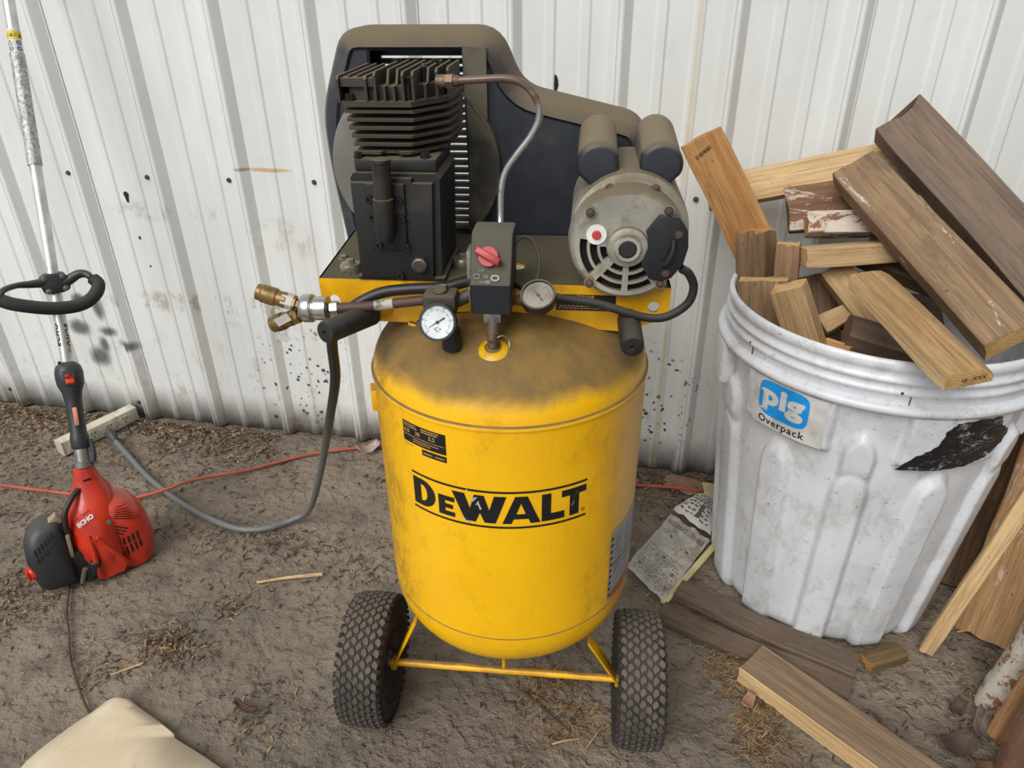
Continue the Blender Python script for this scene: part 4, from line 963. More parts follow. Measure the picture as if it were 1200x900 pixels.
    # rear throttle grip on the shaft
    bm = B(); lathe(bm, at(.032), D, [(.0165, 0), (.0185, .004), (.0185, .026), (.0165, .034), (.0168, .08), (.0172, .105), (.0195, .125), (.0255, .140), (.0275, .155), (.0275, .170), (.0245, .182), (.0165, .190), (.012, .192)], 28)
    for q in bm.verts:
        r_ = q.co-at(0); h = r_.dot(D); y_ = r_.dot(Y)
        if h < .16: q.co -= Y*0; 
    gp = ob('throttle_grip', bm, bk, T)
    fr = -Y if Y.y > 0 else Y
    def on(s, r, x=0): return at(s)+fr*r+X*x
    R3 = Matrix((X, fr, D)).transposed()
    bm = B(); box(bm, on(.188, .025), (.019, .006, .024), R3, .0015); box(bm, on(.183, .029), (.017, .007, .010), R3, .002); ob('stop_switch', bm, M('switch_orange', (222, 74, 34), .4), gp)
    bm = B(); box(bm, on(.190, .0265), (.026, .003, .034), R3, .001); ob('switch_surround', bm, bk, gp)
    bm = B(); box(bm, on(.105, .0165), (.0085, .006, .040), R3, .002); ob('trigger', bm, M('trigger_coral', (224, 146, 120), .5), gp)
    bm = B(); box(bm, on(.225, .0235, -.014), (.006, .004, .007), R3, .001); ob('lock_button', bm, ink, gp)
    bm = B(); tube(bm, [on(.05, .005, .020), on(.02, .010, .022), on(0, .012, .019)], .006, 10, 4); ob('throttle_cable_guide', bm, bk, gp)
    # metal neck and clamp
    bm = B(); cyl(bm, at(.000), at(.036), .0148, seg=28, bev=.001); ob('neck_sleeve', bm, steel, T)
    bm = B(); cyl(bm, at(-.012), at(.004), .0195, seg=28, bev=.002); box(bm, at(-.003)+X*.0, (.056, .010, .010), R3, .002); nc = ob('clamp_collar', bm, M('clamp_grey', (130, 126, 118), .45, .6), T)
    for s in (-1, 1):
        bm = B(); hexb(bm, at(-.003)+X*.023*s+fr*.005, fr, .004, .004); ob('clamp_screw', bm, M('dull_screw', 0), nc)
    # orange housing
    bm = B(); loft(bm, [(.266, .028, .002, .0185, .0185), (.258, .027, 0, .0205, .020), (.244, .026, -.002, .0225, .022), (.224, .025, -.006, .028, .027), (.200, .024, -.012, .040, .036), (.172, .016, -.016, .050, .048), (.140, .012, -.018, .054, .058), (.105, .011, -.018, .055, .064), (.070, .010, -.018, .053, .066), (.035, .010, -.016, .050, .060), (.014, .012, -.012, .046, .052)], 40, 2.6)
    for q in bm.verts:
        if q.co.z < .21 and q.co.y < -.02 : q.co.y -= .012*max(0, 1-abs(q.co.x-.018)/.045)*min(1, (.21-q.co.z)/.06)
    hs = ob('engine_housing', bm, org, T, True, 45)
    # starter cover swelling to the right, its vents dark strips laid on the skin
    bm = B(); loft(bm, [(.004, .066, -.022, .038, .052), (.02, .070, -.022, .042, .056), (.06, .072, -.022, .045, .058), (.10, .071, -.022, .045, .058), (.135, .067, -.022, .042, .055), (.160, .060, -.022, .036, .048), (.176, .054, -.022, .026, .036), (.183, .050, -.022, .010, .018)], 40, 2.6)
    stc = ob('starter_cover', bm, org, T, True, 50)
    dk = M('slot_shade_dark', (22, 18, 18), .8)  # dark colour stands in for the shade inside slots
    def surf(px_, z_, side=0):  # point on the starter cover front
        t_ = [(.004, .066, .038, .052), (.02, .070, .042, .056), (.06, .072, .045, .058), (.10, .071, .045, .058), (.135, .067, .042, .055), (.160, .060, .036, .048), (.176, .054, .026, .036), (.183, .050, .010, .018)]
        for a, b in zip(t_, t_[1:]):
            if a[0] <= z_ <= b[0]:
                q = (z_-a[0])/(b[0]-a[0]); cx, hx, hy = (a[i]+(b[i]-a[i])*q for i in (1, 2, 3)); k = min(.995, abs((px_-cx)/hx)); return -.022-hy*(1-k**2.6)**(1/2.6)
        return -.01
    bm = B()
    def slot(x0, z0, x1, z1, w_):
        d = Vector((x1-x0, 0, z1-z0)); L_ = d.length; d.normalize(); nn = Vector((-d.z, 0, d.x))*w_/2; pts = []
        for k in range(5):
            t_ = k/4; x, z = x0+(x1-x0)*t_, z0+(z1-z0)*t_
            pts.append([Vector((x, surf(x, z)-.0006, z))+nn, Vector((x, surf(x, z)-.0006, z))-nn])
        for a, b in zip(pts, pts[1:]): bm.faces.new([bm.verts.new(c) for c in (a[0], b[0], b[1], a[1])])
    for k in range(5):
        x = .044+k*.0098; slot(x, .072+k*.0025, x+.001, .093+k*.002, .0050); slot(x+.001, .044+k*.003, x+.001, .067+k*.003, .0050)
    for k in range(6): slot(.050+k*.002, .150+k*.004, .088-k*.001, .134+k*.0065, .0026)
    for k in range(3): slot(.046, .131-k*.009, .070-k*.006, .116-k*.006, .0038)
    ob('vent_shade_strips', bm, dk, stc, False, fix=False)
    bm = B(); hexb(bm, (.040, -.080, .150), (0, -1, .2), .005, .003); ob('housing_screw', bm, M('dull_screw', 0), hs)
    # fin-like ribs over the muffler side and recess
    bm = B(); tube(bm, [(-.006, -.082, .135), (-.008, -.092, .09), (-.012, -.092, .045), (-.010, -.085, .02)], lambda t: .004+.004*t, 10, 5); tube(bm, [(.008, -.090, .128), (.024, -.092, .09), (.040, -.090, .05), (.046, -.082, .028)], lambda t: .004+.003*t, 10, 5)
    prism(bm, [[(-.006, .125), (.010, .124), (.046, .034), (.036, .014), (-.012, .012), (-.014, .05)]], id3, -.089, -.06); ob('guard_rib', bm, org, hs)
    # badge
    bm = B(); R = Matrix.Rotation(-.42, 3, 'Y') @ Matrix.Rotation(-.35, 3, 'X')
    tx = textbm('ECHO', .0135, .0008, .2); place(tx, lambda c: Vector((-.004, -.0745, .172))+R @ Vector((c.x, 0, c.y-.003))); ob('badge_lettering', tx, M('white_print', 0), hs, False)
    tx = textbm('HIGH TORQUE', .0055, .0003, .2); place(tx, lambda c: Vector((-.006, -.071, .182))+R @ Vector((c.x, 0, c.y))); ob('badge_lettering', tx, M('dark_red_print', (120, 24, 18), .5), hs, False)
    bm = B(); box(bm, (.026, -.0265, .238), (.016, .003, .006), Matrix.Rotation(.3, 3, 'X'), .001); ob('neck_plate', bm, ink, hs)
    # black filter cover on the left
    bm = B(); loft(bm, [(.020, -.086, -.040, .032, .034), (.030, -.087, -.042, .040, .040), (.060, -.088, -.042, .043, .043), (.105, -.089, -.040, .043, .042), (.135, -.086, -.036, .041, .039), (.160, -.080, -.030, .034, .033), (.172, -.076, -.028, .024, .025), (.176, -.074, -.027, .012, .014)], 36, 3)
    fc = ob('air_filter_cover', bm, bk, T, True, 45)
    bm = B()
    for k in range(6):
        x = -.108+k*.0075; z = .128+k*.005
        for a, b in ((0, .010), (.014, .030)):
            pts = []
            for q in range(3):
                zz = z-.02+a+(b-a)*q/2; yy = -.040-.043*(1-min(.99, abs((x+.088)/.042))**3)**(1/3)+max(0, zz-.11)*.30
                pts.append((x, yy-.0008, zz))
            for p, q in zip(pts, pts[1:]): bm.faces.new([bm.verts.new(c) for c in ((p[0]-.0016, p[1], p[2]), (p[0]+.0016, p[1], p[2]), (q[0]+.0016, q[1], q[2]), (q[0]-.0016, q[1], q[2]))])
    ob('filter_shade_strips', bm, dk, fc, False, fix=False)  # dark strips on the cover, painted as shaded slots
    bm = B(); lathe(bm, (-.126, -.060, .075), (-1, -.35, 0), [(.016, -.004), (.0165, .005), (.014, .009), (0, .009)], 24); box(bm, (-.137, -.064, .075), (.006, .012, .024), Matrix.Rotation(.35, 3, 'Z'), .002); ob('cover_knob', bm, M('knob_red', (214, 48, 38), .35), fc)
    bm = B(); box(bm, (-.046, -.068, .115), (.008, .006, .060), Matrix.Rotation(.1, 3, 'Y'), .002); box(bm, (-.058, -.035, .170), (.030, .02, .022), Matrix.Rotation(-.6, 3, 'Y'), .003); ob('intake_bracket', bm, M('bracket_khaki', (150, 136, 110), .6), T)
    bm = B(); tube(bm, [(.004, -.030, .225), (-.016, -.045, .212), (-.034, -.055, .190), (-.040, -.060, .160), (-.040, -.060, .135)], .0062, 12, 6); ob('fuel_hose', bm, M('hose_black', (40, 38, 34), .5), T)
    bm = B(); cyl(bm, (-.030, -.078, .020), (-.026, -.082, .052), .013, seg=20, bev=.002); cyl(bm, (-.020, -.086, .036), (-.010, -.090, .070), .011, seg=18, bev=.002); ob('spark_plug_boot', bm, M('boot_black', (36, 34, 34), .5), T)
    bm = B(); cyl(bm, (-.048, -.088, .024), (-.034, -.094, .062), .0052, seg=12); ob('primer_stub', bm, M('clamp_grey', 0), T)
    bm = B(); box(bm, (-.030, -.035, .05), (.06, .07, .09), None, .01); ob('carburettor', bm, M('carb_dark', (30, 28, 27), .7), T)
    bm = B(); box(bm, (.03, 0, .008), (.11, .08, .016), None, .004); box(bm, (-.075, -.02, .012), (.03, .04, .024), None, .004); ob('fuel_tank_foot', bm, M('carb_dark', 0), T)
trimmer()

def power_strip():
    S = empty('power_strip', (-1.558, 1.545, 0), math.radians(-22), 'cream plastic power strip lying on the dirt near the wall', 'power strip')
    cream = M('cream_plastic', (206, 200, 180), .5, dirt=((130, 116, 96), 24, .52, .6))
    bm = B(); box(bm, (0, 0, .026), (.036, .225, .046), None, .004, 3); hs = ob('housing', bm, cream, S)
    fcm = M('outlet_cream', (190, 184, 164), .55); dk = M('slot_shade_dark', 0)
    for y in (-.075, -.025, .025, .075):
        bm = B(); prism(bm, [[(y+.0165*math.cos(a*PI/14), .026+max(-.0125, min(.0125, .0165*math.sin(a*PI/14)))) for a in range(28)]], lambda u, v, h: Vector((h, u, v)), .0175, .0195); o = ob('outlet', bm, fcm, hs, False)
        bm = B(); box(bm, (.0196, y-.005, .030), (.0008, .0016, .007)); box(bm, (.0196, y+.005, .030), (.0008, .0016, .0085)); lathe(bm, (.0193, y, .020), (1, 0, 0), [(.0024, 0), (.0024, .0007), (0, .0007)], 12); ob('outlet_slots', bm, dk, hs, False)
    for y in (.114, -.114):
        bm = B(); box(bm, (0, y, .026), (.037, .006, .047), None, .002); ob('end_cap', bm, fcm, hs)
power_strip()
def orange_cord():
    pts = [(-2.3, 1.33), (-2.0, 1.30), (-1.782, 1.291), (-1.664, 1.281), (-1.505, 1.279), (-1.40, 1.282), (-1.281, 1.287), (-1.203, 1.319), (-1.136, 1.371), (-1.032, 1.456), (-.922, 1.546), (-.817, 1.603), (-.699, 1.637), (-.55, 1.635), (-.414, 1.622), (-.25, 1.59), (-.099, 1.583), (.015, 1.584), (.127, 1.580), (.259, 1.587), (.4, 1.632), (.6, 1.632)]
    def z(x): return .0045+(.020*math.exp(-((x+1.15)/.09)**2))+(.010*math.exp(-((x-.17)/.07)**2))
    bm = B(); tube(bm, [(x, y, z(x)+fh(x, y)+.003) for x, y in pts], .0046, 10, 6)
    tag(ob('extension_cord', bm, M('cord_orange', (170, 84, 64), .55, dirt=((146, 96, 80), 14, .5, .6)), None), 'dull orange extension cord running along the dirt behind the compressor', 'cord')
    bm = B(); pts = [(-1.247, 1.046, .03), (-1.235, 1.02, .006), (-1.192, .955, .004), (-1.155, .905, .004), (-1.122, .87, .004), (-1.075, .815, .004), (-1.035, .778, .006), (-.985, .735, .005), (-.945, .705, .002), (-.90, .68, .001)]
    tube(bm, [(x, y, z_+.002) for x, y, z_ in pts], .0024, 8, 6); tag(ob('brown_string', bm, M('string_brown', (86, 66, 48), .9), None), 'thin brown string running from the orange engine to the paper sheet', 'string')
orange_cord()

# ------------------------------------------------------------------ overpack drum
DX, DY = .440, 1.342
def drum():
    Dm = empty('overpack_drum', (DX, DY, 0), 0, 'large dirty white ribbed plastic drum filled with scrap wood', 'drum')
    t = NT('drum_white'); b = t.b
    n1, n2, n3 = t.noise(4, 6, .65), t.noise(16, 7, .78, (1, 1, .6)), t.noise(60, 5, .8)
    out = t.mix(t.rng(n1, .3, .7), (220, 222, 226), (200, 202, 206))
    out = t.mix(t.math('MULTIPLY', t.rng(n2, .48, .64), .5), out, lin((170, 165, 156)))
    out = t.mix(t.math('MULTIPLY', t.rng(n3, .58, .68), .5), out, lin((134, 124, 110)))
    out = t.mix(t.math('MULTIPLY', t.rng(t.noise(38, 6, .8), .645, .68), .8), out, lin((78, 68, 58)))
    t.l(out, b.inputs['Base Color']); b.inputs['Roughness'].default_value = .36; b.inputs['Subsurface Weight'].default_value = .0
    t.bump(n2, .25, .003)
    wm = t.m
    sst = lambda e0, e1, x: (lambda q: q*q*(3-2*q))(max(0, min(1, (x-e0)/(e1-e0))))
    def base(z): return .214+.052*z/.596
    # raised rims, ribs: (centre angle, half width at top) ; the ribs lean a little outwards going down
    ribs = [(-103+30*k) for k in range(12)]
    def rad(a, z):
        r = base(z); m = 0
        for c in ribs:
            d = (a-c+180) % 360-180; hw = 6.2+1.2*(1-z/.5)
            k = (1-sst(hw-1.6, hw+1.6, abs(d)))*(1-sst(.435+.0, .475, z+.0016*d*d*.6))
            m = max(m, k)
            if int((c+103)/30) % 2 == 0:   # every second rib climbs to the collar with a pinched top
                k2 = (1-sst(4.4, 6.4, abs(d)))*sst(.40, .46, z)*(1-sst(.515, .535, z+.0012*d*d)); m = max(m, k2)
        # label panels between the tall ribs
        for c in (-131.5, -72.5, -13, 47, 107, 167):
            d = (a-c+180) % 360-180; m = max(m, (1-sst(17.0, 18.6, abs(d)))*sst(.474, .484, z))
        return r+.0155*m
    zs = [0, .002, .006, .015]+[.03+.0125*k for k in range(29)]+[.39+.006*k for k in range(31)]+[.574, .58]
    zs = sorted(set(zs)); NA = 480; bm = B(); rings = []
    for z in zs:
        ring = []
        for k in range(NA):
            a = 360*k/NA; r = rad(a, z)
            if z < .016: r -= (.016-z)**1*0.6
            ring.append(bm.verts.new((r*math.cos(math.radians(a)), r*math.sin(math.radians(a)), z+.003)))
        rings.append(ring)
    def circ(r, z): rings.append([bm.verts.new((r*math.cos(2*PI*k/NA), r*math.sin(2*PI*k/NA), z)) for k in range(NA)])
    for r, z in ((.272, .584), (.281, .586), (.2865, .590), (.2880, .595), (.2865, .600), (.2815, .603), (.2735, .604), (.2735, .618), (.276, .620), (.2768, .623), (.276, .626), (.2735, .628), (.2732, .637), (.2758, .639), (.2766, .642), (.2758, .645), (.2728, .647), (.2722, .656), (.2742, .659), (.2760, .664), (.2760, .670), (.2735, .676), (.270, .677), (.2665, .675), (.2650, .668), (.2610, .62), (.252, .55), (.240, .4), (.222, .2), (.206, .02)): circ(r, z)
    for A_, B_ in zip(rings, rings[1:]):
        for k in range(NA): bm.faces.new((A_[k], A_[(k+1) % NA], B_[(k+1) % NA], B_[k]))
    bm.faces.new(rings[0]); bm.faces.new(rings[-1])
    body = ob('drum_body', bm, wm, Dm, True, 60)
    # collar seam ticks
    bm = B(); tk = M('crack_brown', (84, 60, 46), .8)
    for a in (-150.5, -93, -38): box(bm, (.2742*math.cos(math.radians(a)), .2742*math.sin(math.radians(a)), .612), (.0016, .0016, .024), Matrix.Rotation(math.radians(a), 3, 'Z'))
    for a in (-152, -96): lathe(bm, (.276*math.cos(math.radians(a)), .276*math.sin(math.radians(a)), .624), (math.cos(math.radians(a)), math.sin(math.radians(a)), 0), [(.003, 0), (.002, .0012), (0, .0012)], 8)
    ob('collar_crack', bm, tk, body)
    for a in (-172, 8):   # side lugs under the collar
        bm = B(); c = math.radians(a); R = Matrix.Rotation(c, 3, 'Z'); box(bm, (.272*math.cos(c), .272*math.sin(c), .545), (.03, .06, .09), R, .008, 3); ob('grab_lug', bm, wm, body)
    def cone(off, a0):  # u along the skin from angle a0 (deg), v height
        def f(u, v):
            R_ = base(v)+.0155+off; a = math.radians(a0)+u/.268; return Vector((R_*math.cos(a), R_*math.sin(a), v+.003))
        return f
    K = .268*PI/180
    # label
    bm = bendflat(fill2d([[(-13.6*K, .484), (15.5*K, .484), (15.5*K, .580), (-13.8*K, .580)]]), cone(.0008, -131.5), .006)
    lab = ob('product_label', bm, M('label_offwhite', (206, 204, 200), .5, dirt=((150, 140, 126), 26, .55, .6)), body, True, 180); tag(lab, 'off-white label with blue logo square and black lettering')
    sq = []
    w2, h2, cc = .0475, .0355, .5435
    for k in range(48):
        a = 2*PI*k/48; c, s = math.cos(a), math.sin(a); p = 2/4.6
        sq.append((w2*math.copysign(abs(c)**p, c)-.003, cc+h2*math.copysign(abs(s)**p, s)))
    ob('logo_square', bendflat(fill2d([sq]), cone(.0012, -131.5), .006), M('logo_blue', (24, 148, 226), .4, dirt=((60, 140, 190), 60, .6, .6)), lab, True, 180)
    tx = textbm('pig', .062, .0028, 0, 'CENTER', 1.05)
    for v in tx.verts: v.co = Vector((v.co.x*1.03-.004, v.co.y*.88+cc+.006, 0))
    ob('logo_lettering', bendflat(tx, cone(.0016, -131.5), .004), M('label_offwhite', 0), lab, True, 180)
    bm = B()
    for x, y, w_ in ((-.0415, .556, .010), (-.0385, .519, .013)):
        merge(bm, bendflat(fill2d([[(x-w_/2, y-.0022), (x+w_/2, y-.0022), (x+w_/2, y+.0022), (x-w_/2, y+.0022)]]), cone(.0016, -131.5), .004))
    ob('logo_serif', bm, M('label_offwhite', 0), lab, True, 180)
    tx = textbm('Overpack', .0205, .0004, 0, 'CENTER', 1.12)
    for v in tx.verts: v.co = Vector((v.co.x-.003, v.co.y*1.0+.4965, 0))
    ob('label_lettering', bendflat(tx, cone(.0012, -131.5), .004), MATS['black_print'], lab, True, 180)
    # torn black sticker
    rr = random.Random(11); out = []
    raw = [(-19, .476), (-12, .512), (-7.5, .528), (-6.5, .560), (-4, .574), (3, .580), (12, .579), (14, .560), (18.5, .545), (18, .520), (13, .496), (4, .481), (-6, .476)]
    for p, q in zip(raw, raw[1:]+raw[:1]):
        for k in range(7): out.append((((p[0]+(q[0]-p[0])*k/7)+rr.uniform(-.45, .45))*K, p[1]+(q[1]-p[1])*k/7+rr.uniform(-.0018, .0018)))
    tb = NT('torn_black'); nb = tb.noise(22, 8, .8, (1, 1, 2.2), None, 1.2); n4 = tb.noise(70, 4, .8, (1, 1, 3))
    tb.l(tb.mix(tb.math('MAXIMUM', tb.rng(nb, .545, .60), tb.math('MULTIPLY', tb.rng(n4, .62, .68), .7)), (28, 28, 30), (150, 150, 150)), tb.b.inputs['Base Color']); tb.b.inputs['Roughness'].default_value = .3; tb.bump(nb, .5, .003)
    o = ob('torn_sticker', bendflat(fill2d([out]), cone(.0008, -72.5), .006), tb.m, body, True, 180); tag(o, 'torn black sticker with scratches')
drum()


# ------------------------------------------------------------------ timber
PALE = WOOD('pale_pine', (198, 166, 122), (176, 142, 98), (152, 118, 80), .4)
ORANGE = WOOD('orange_pine', (194, 148, 92), (170, 120, 70), (144, 102, 62), .4)
FRESH = WOOD('fresh_pine', (208, 178, 132), (188, 154, 108), (160, 128, 90), .25)
GREYW = WOOD('grey_weathered', (124, 104, 86), (104, 86, 72), (88, 72, 60), .5)
BROWNW = WOOD('brown_weathered', (136, 108, 78), (108, 82, 58), (84, 68, 54), .6)
PAINTW = WOOD('brown_weathered_paint', (146, 118, 88), (118, 94, 70), (92, 76, 60), .6, paint=((186, 178, 166), .60))
WHITEW = WOOD('white_flaked_wood', (140, 98, 64), (112, 78, 54), (96, 66, 48), .5, paint=((190, 176, 162), .50))
TOPW = WOOD('oak_top', (150, 120, 88), (128, 100, 72), (104, 84, 64), .5)
DARKW = WOOD('dark_brown_wood', (92, 70, 50), (70, 52, 38), (56, 44, 36), .6)  # deep brown for the low drum boards and a twig
ENDP = ENDG('end_grain_pale', (204, 168, 112), (160, 118, 68)); ENDO = ENDG('end_grain_orange', (186, 136, 76), (140, 92, 50)); ENDD = ENDG('end_grain_dark', (112, 84, 56), (76, 56, 40))
def board_bm(L, w_, t_, seed=0, irr=.0012, rnd_edge=0, notch=None, nx=10, split=0, taper=0):
    rr = random.Random(seed); bm = B(); ny, nz = 4, 2; X = [-.5+i/nx for i in range(nx+1)]
    cross = []
    for j in range(ny+1): cross.append((-.5+j/ny, .5))
    for j in range(1, nz+1): cross.append((.5, .5-j/nz))
    for j in range(1, ny+1): cross.append((.5-j/ny, -.5))
    for j in range(1, nz): cross.append((-.5, -.5+j/nz))
    rings = []
    for i, x in enumerate(X):
        ring = []
        for a, b in cross:
            px_, py_, pz_ = x*L, a*w_*(1-taper*(x+.5)), b*t_
            if rnd_edge and a > .1 and b > 0: pz_ -= t_*rnd_edge*((a-.1)/.4)**2
            e = irr
            px_ += (rr.uniform(-1, 1)*e*1.5) if i in (0, nx) else 0
            v = Vector((px_*6, a*2, b*2+seed)); py_ += noise.noise(v)*e*2; pz_ += noise.noise(v+Vector((9, 0, 0)))*e*2
            if i in (0, nx) and abs(a) == .5: py_ *= 1-.0012/w_*2; 
            ring.append(bm.verts.new((px_, py_, pz_)))
        rings.append(ring)
    if notch:
        for q, (a, b) in zip(rings[0], cross):
            for na, nd, wd in notch:
                if abs(a-na) < wd: q.co.x += nd*(1-abs(a-na)/wd)
    n = len(cross)
    for A_, B_ in zip(rings, rings[1:]):
        for k in range(n): bm.faces.new((A_[k], A_[(k+1) % n], B_[(k+1) % n], B_[k]))
    for ring in (rings[0], rings[-1]):
        f = bm.faces.new(ring); f.material_index = 1
    bmesh.ops.recalc_face_normals(bm, faces=bm.faces); bm.normal_update()
    es = [e for e in bm.edges if len(e.link_faces) == 2 and e.calc_face_angle(0) > .9]
    bmesh.ops.bevel(bm, geom=es, offset=.0012, segments=1, affect='EDGES', clamp_overlap=True)
    return bm
def lay(o, Apt, Bpt, n):
    Apt, Bpt = Vector(Apt), Vector(Bpt); x = (Bpt-Apt).normalized(); n = Vector(n); z = (n-x*n.dot(x)).normalized(); y = z.cross(x)
    o.matrix_world = Matrix.Translation((Apt+Bpt)/2) @ Matrix((x, y, z)).transposed().to_4x4()
def board(name, label, Apt, Bpt, n, w_, t_, mats, cat='board', group=None, **k):
    L = (Vector(Bpt)-Vector(Apt)).length; o = ob(name, board_bm(L, w_, t_, **k), mats, None, True, 30)
    if len(mats) > 2:
        for p in o.data.polygons:
            if p.normal.y < -.7: p.material_index = 2
    lay(o, Apt, Bpt, n); return tag(o, label, cat, group)
def print_on(o, s, x, y, z, size, ang=0, mat=None, side='top', L=0):
    tx = textbm(s, size, .0001); c_, s_ = math.cos(ang), math.sin(ang)
    if side == 'top': place(tx, lambda c: Vector((x+c.x*c_-c.y*s_, y+c.x*s_+c.y*c_, z)))
    else: place(tx, lambda c: Vector((z, x+c.x, y+c.y)))
    p = ob('stamped_number', tx, mat or MATS['black_print'], o, False); return p
def drum_timber():
    G = 'scrap boards in the drum'
    o = board('board', 'long orange pine board with a stamped number on its top end, leftmost in the drum', (.084, 1.484, .922), (.30, 1.428, .58), (-.51, -.83, -.22), .082, .032, (ORANGE, ENDO), group=G, seed=1)
    L = (Vector((.084, 1.484, .922))-Vector((.30, 1.428, .58))).length
    print_on(o, '01824A81', -L/2+.028, .004, .0175, .0105, PI/2+.2)
    board('board', 'pale smooth board lying across the back of the drum behind the orange one', (.119, 1.585, .785), (.52, 1.54, .895), (-.30, -.76, .57), .070, .022, (FRESH, ENDP), group=G, seed=2, irr=.0006)
    board('board', 'thick grey brown board with a notched end, rearmost and highest on the pile', (.441, 1.526, .954), (.80, 1.155, .612), (-.17, -.77, .61), .098, .046, (GREYW, ENDD), group=G, seed=3, irr=.0018, notch=[(.1, .010, .35), (.5, -.012, .3)])
    board('board', 'weathered plank with flaked white paint and nail holes lying across the drum', (.371, 1.475, .872), (.545, 1.087, .718), (-.38, -.48, .79), .082, .040, (PAINTW, ENDP), group=G, seed=4, irr=.0016)
    o = board('board', 'short tan board with a rounded edge, its stamped end overhanging the drum rim', (.369, 1.226, .752), (.449, .962, .713), (-.10, -.17, .98), .070, .026, (WOOD('tan_rounded', (176, 142, 98), (150, 116, 74), (126, 98, 66), .5), ENDP, FRESH), group=G, seed=5, rnd_edge=.5)
    print_on(o, '16   XXX', .004, .0, .1415, .009, 0, None, 'end')
    e = Vector
    board('board', 'pale upright offcut leaning just inside the front left rim', (.247, 1.245, .722), (.352, 1.235, .50), (-.35, -.86, -.1), .058, .036, (PALE, ENDP), group=G, seed=6)
    board('board', 'slim brown upright stick between the front offcut and the fuzzy block', (.262, 1.385, .752), (.285, 1.36, .47), (-.2, -.95, -.1), .044, .030, (TOPW, ENDP), group=G, seed=7)
    board('board', 'short block with a fuzzy torn face below the stamped orange board', (.205, 1.420, .764), (.240, 1.40, .50), (-.62, -.78, 0), .062, .042, (TOPW, ENDO), group=G, seed=8, irr=.003)
    board('board', 'wide tan offcut standing against the left inside wall of the drum', (.222, 1.345, .694), (.262, 1.315, .40), (-.25, -.95, .05), .092, .030, (TOPW, ENDP), group=G, seed=9)
    board('board', 'level board end with a pale sawn face in the middle of the pile', (.285, 1.352, .738), (.53, 1.37, .765), (-.05, -.97, .25), .036, .060, (PALE, ENDP), group=G, seed=10)
    board('board', 'brown block with a white paint smear lying on the level board', (.296, 1.432, .775), (.47, 1.44, .785), (-.05, -.75, .66), .045, .030, (WHITEW, ENDO), group=G, seed=11, irr=.002)
    board('board', 'split brown plank thick with white paint, behind the level board', (.268, 1.495, .785), (.50, 1.50, .825), (-.1, -.86, .5), .092, .024, (WHITEW, ENDD), group=G, seed=12, irr=.003)
    board('board', 'tan wedge poking out beside the short rounded board', (.345, 1.375, .712), (.47, 1.27, .59), (-.35, -.5, .8), .052, .034, (PALE, ENDP), group=G, seed=13)
    board('board', 'dark grey waney block deep in the drum near the front rim', (.365, 1.262, .640), (.56, 1.235, .600), (-.15, -.4, .9), .070, .050, (GREYW, ENDD), group=G, seed=14, rnd_edge=.5)
    board('board', 'small broken orange chunk deep between the front offcuts', (.325, 1.25, .600), (.37, 1.225, .60), (0, -.5, .8), .036, .036, (ORANGE, ENDO), group=G, seed=15, irr=.004)
    board('board', 'pointed tan scrap behind the dark waney block', (.335, 1.315, .62), (.42, 1.34, .67), (-.2, -.7, .6), .040, .022, (PALE, ENDP), group=G, seed=16, taper=.5)
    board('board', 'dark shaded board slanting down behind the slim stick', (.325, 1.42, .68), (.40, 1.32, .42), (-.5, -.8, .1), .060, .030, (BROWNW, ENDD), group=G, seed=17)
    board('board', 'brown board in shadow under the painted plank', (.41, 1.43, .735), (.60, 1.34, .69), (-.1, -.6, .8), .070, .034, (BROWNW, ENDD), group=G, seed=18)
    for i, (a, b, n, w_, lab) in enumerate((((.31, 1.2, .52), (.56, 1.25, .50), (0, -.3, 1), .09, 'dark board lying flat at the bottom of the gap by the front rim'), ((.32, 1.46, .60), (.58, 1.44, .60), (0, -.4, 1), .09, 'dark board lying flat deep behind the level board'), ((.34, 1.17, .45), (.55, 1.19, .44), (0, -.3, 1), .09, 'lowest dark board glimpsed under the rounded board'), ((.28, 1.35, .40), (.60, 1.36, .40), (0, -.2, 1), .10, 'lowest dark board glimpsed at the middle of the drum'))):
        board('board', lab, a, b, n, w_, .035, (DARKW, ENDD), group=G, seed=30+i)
drum_timber()
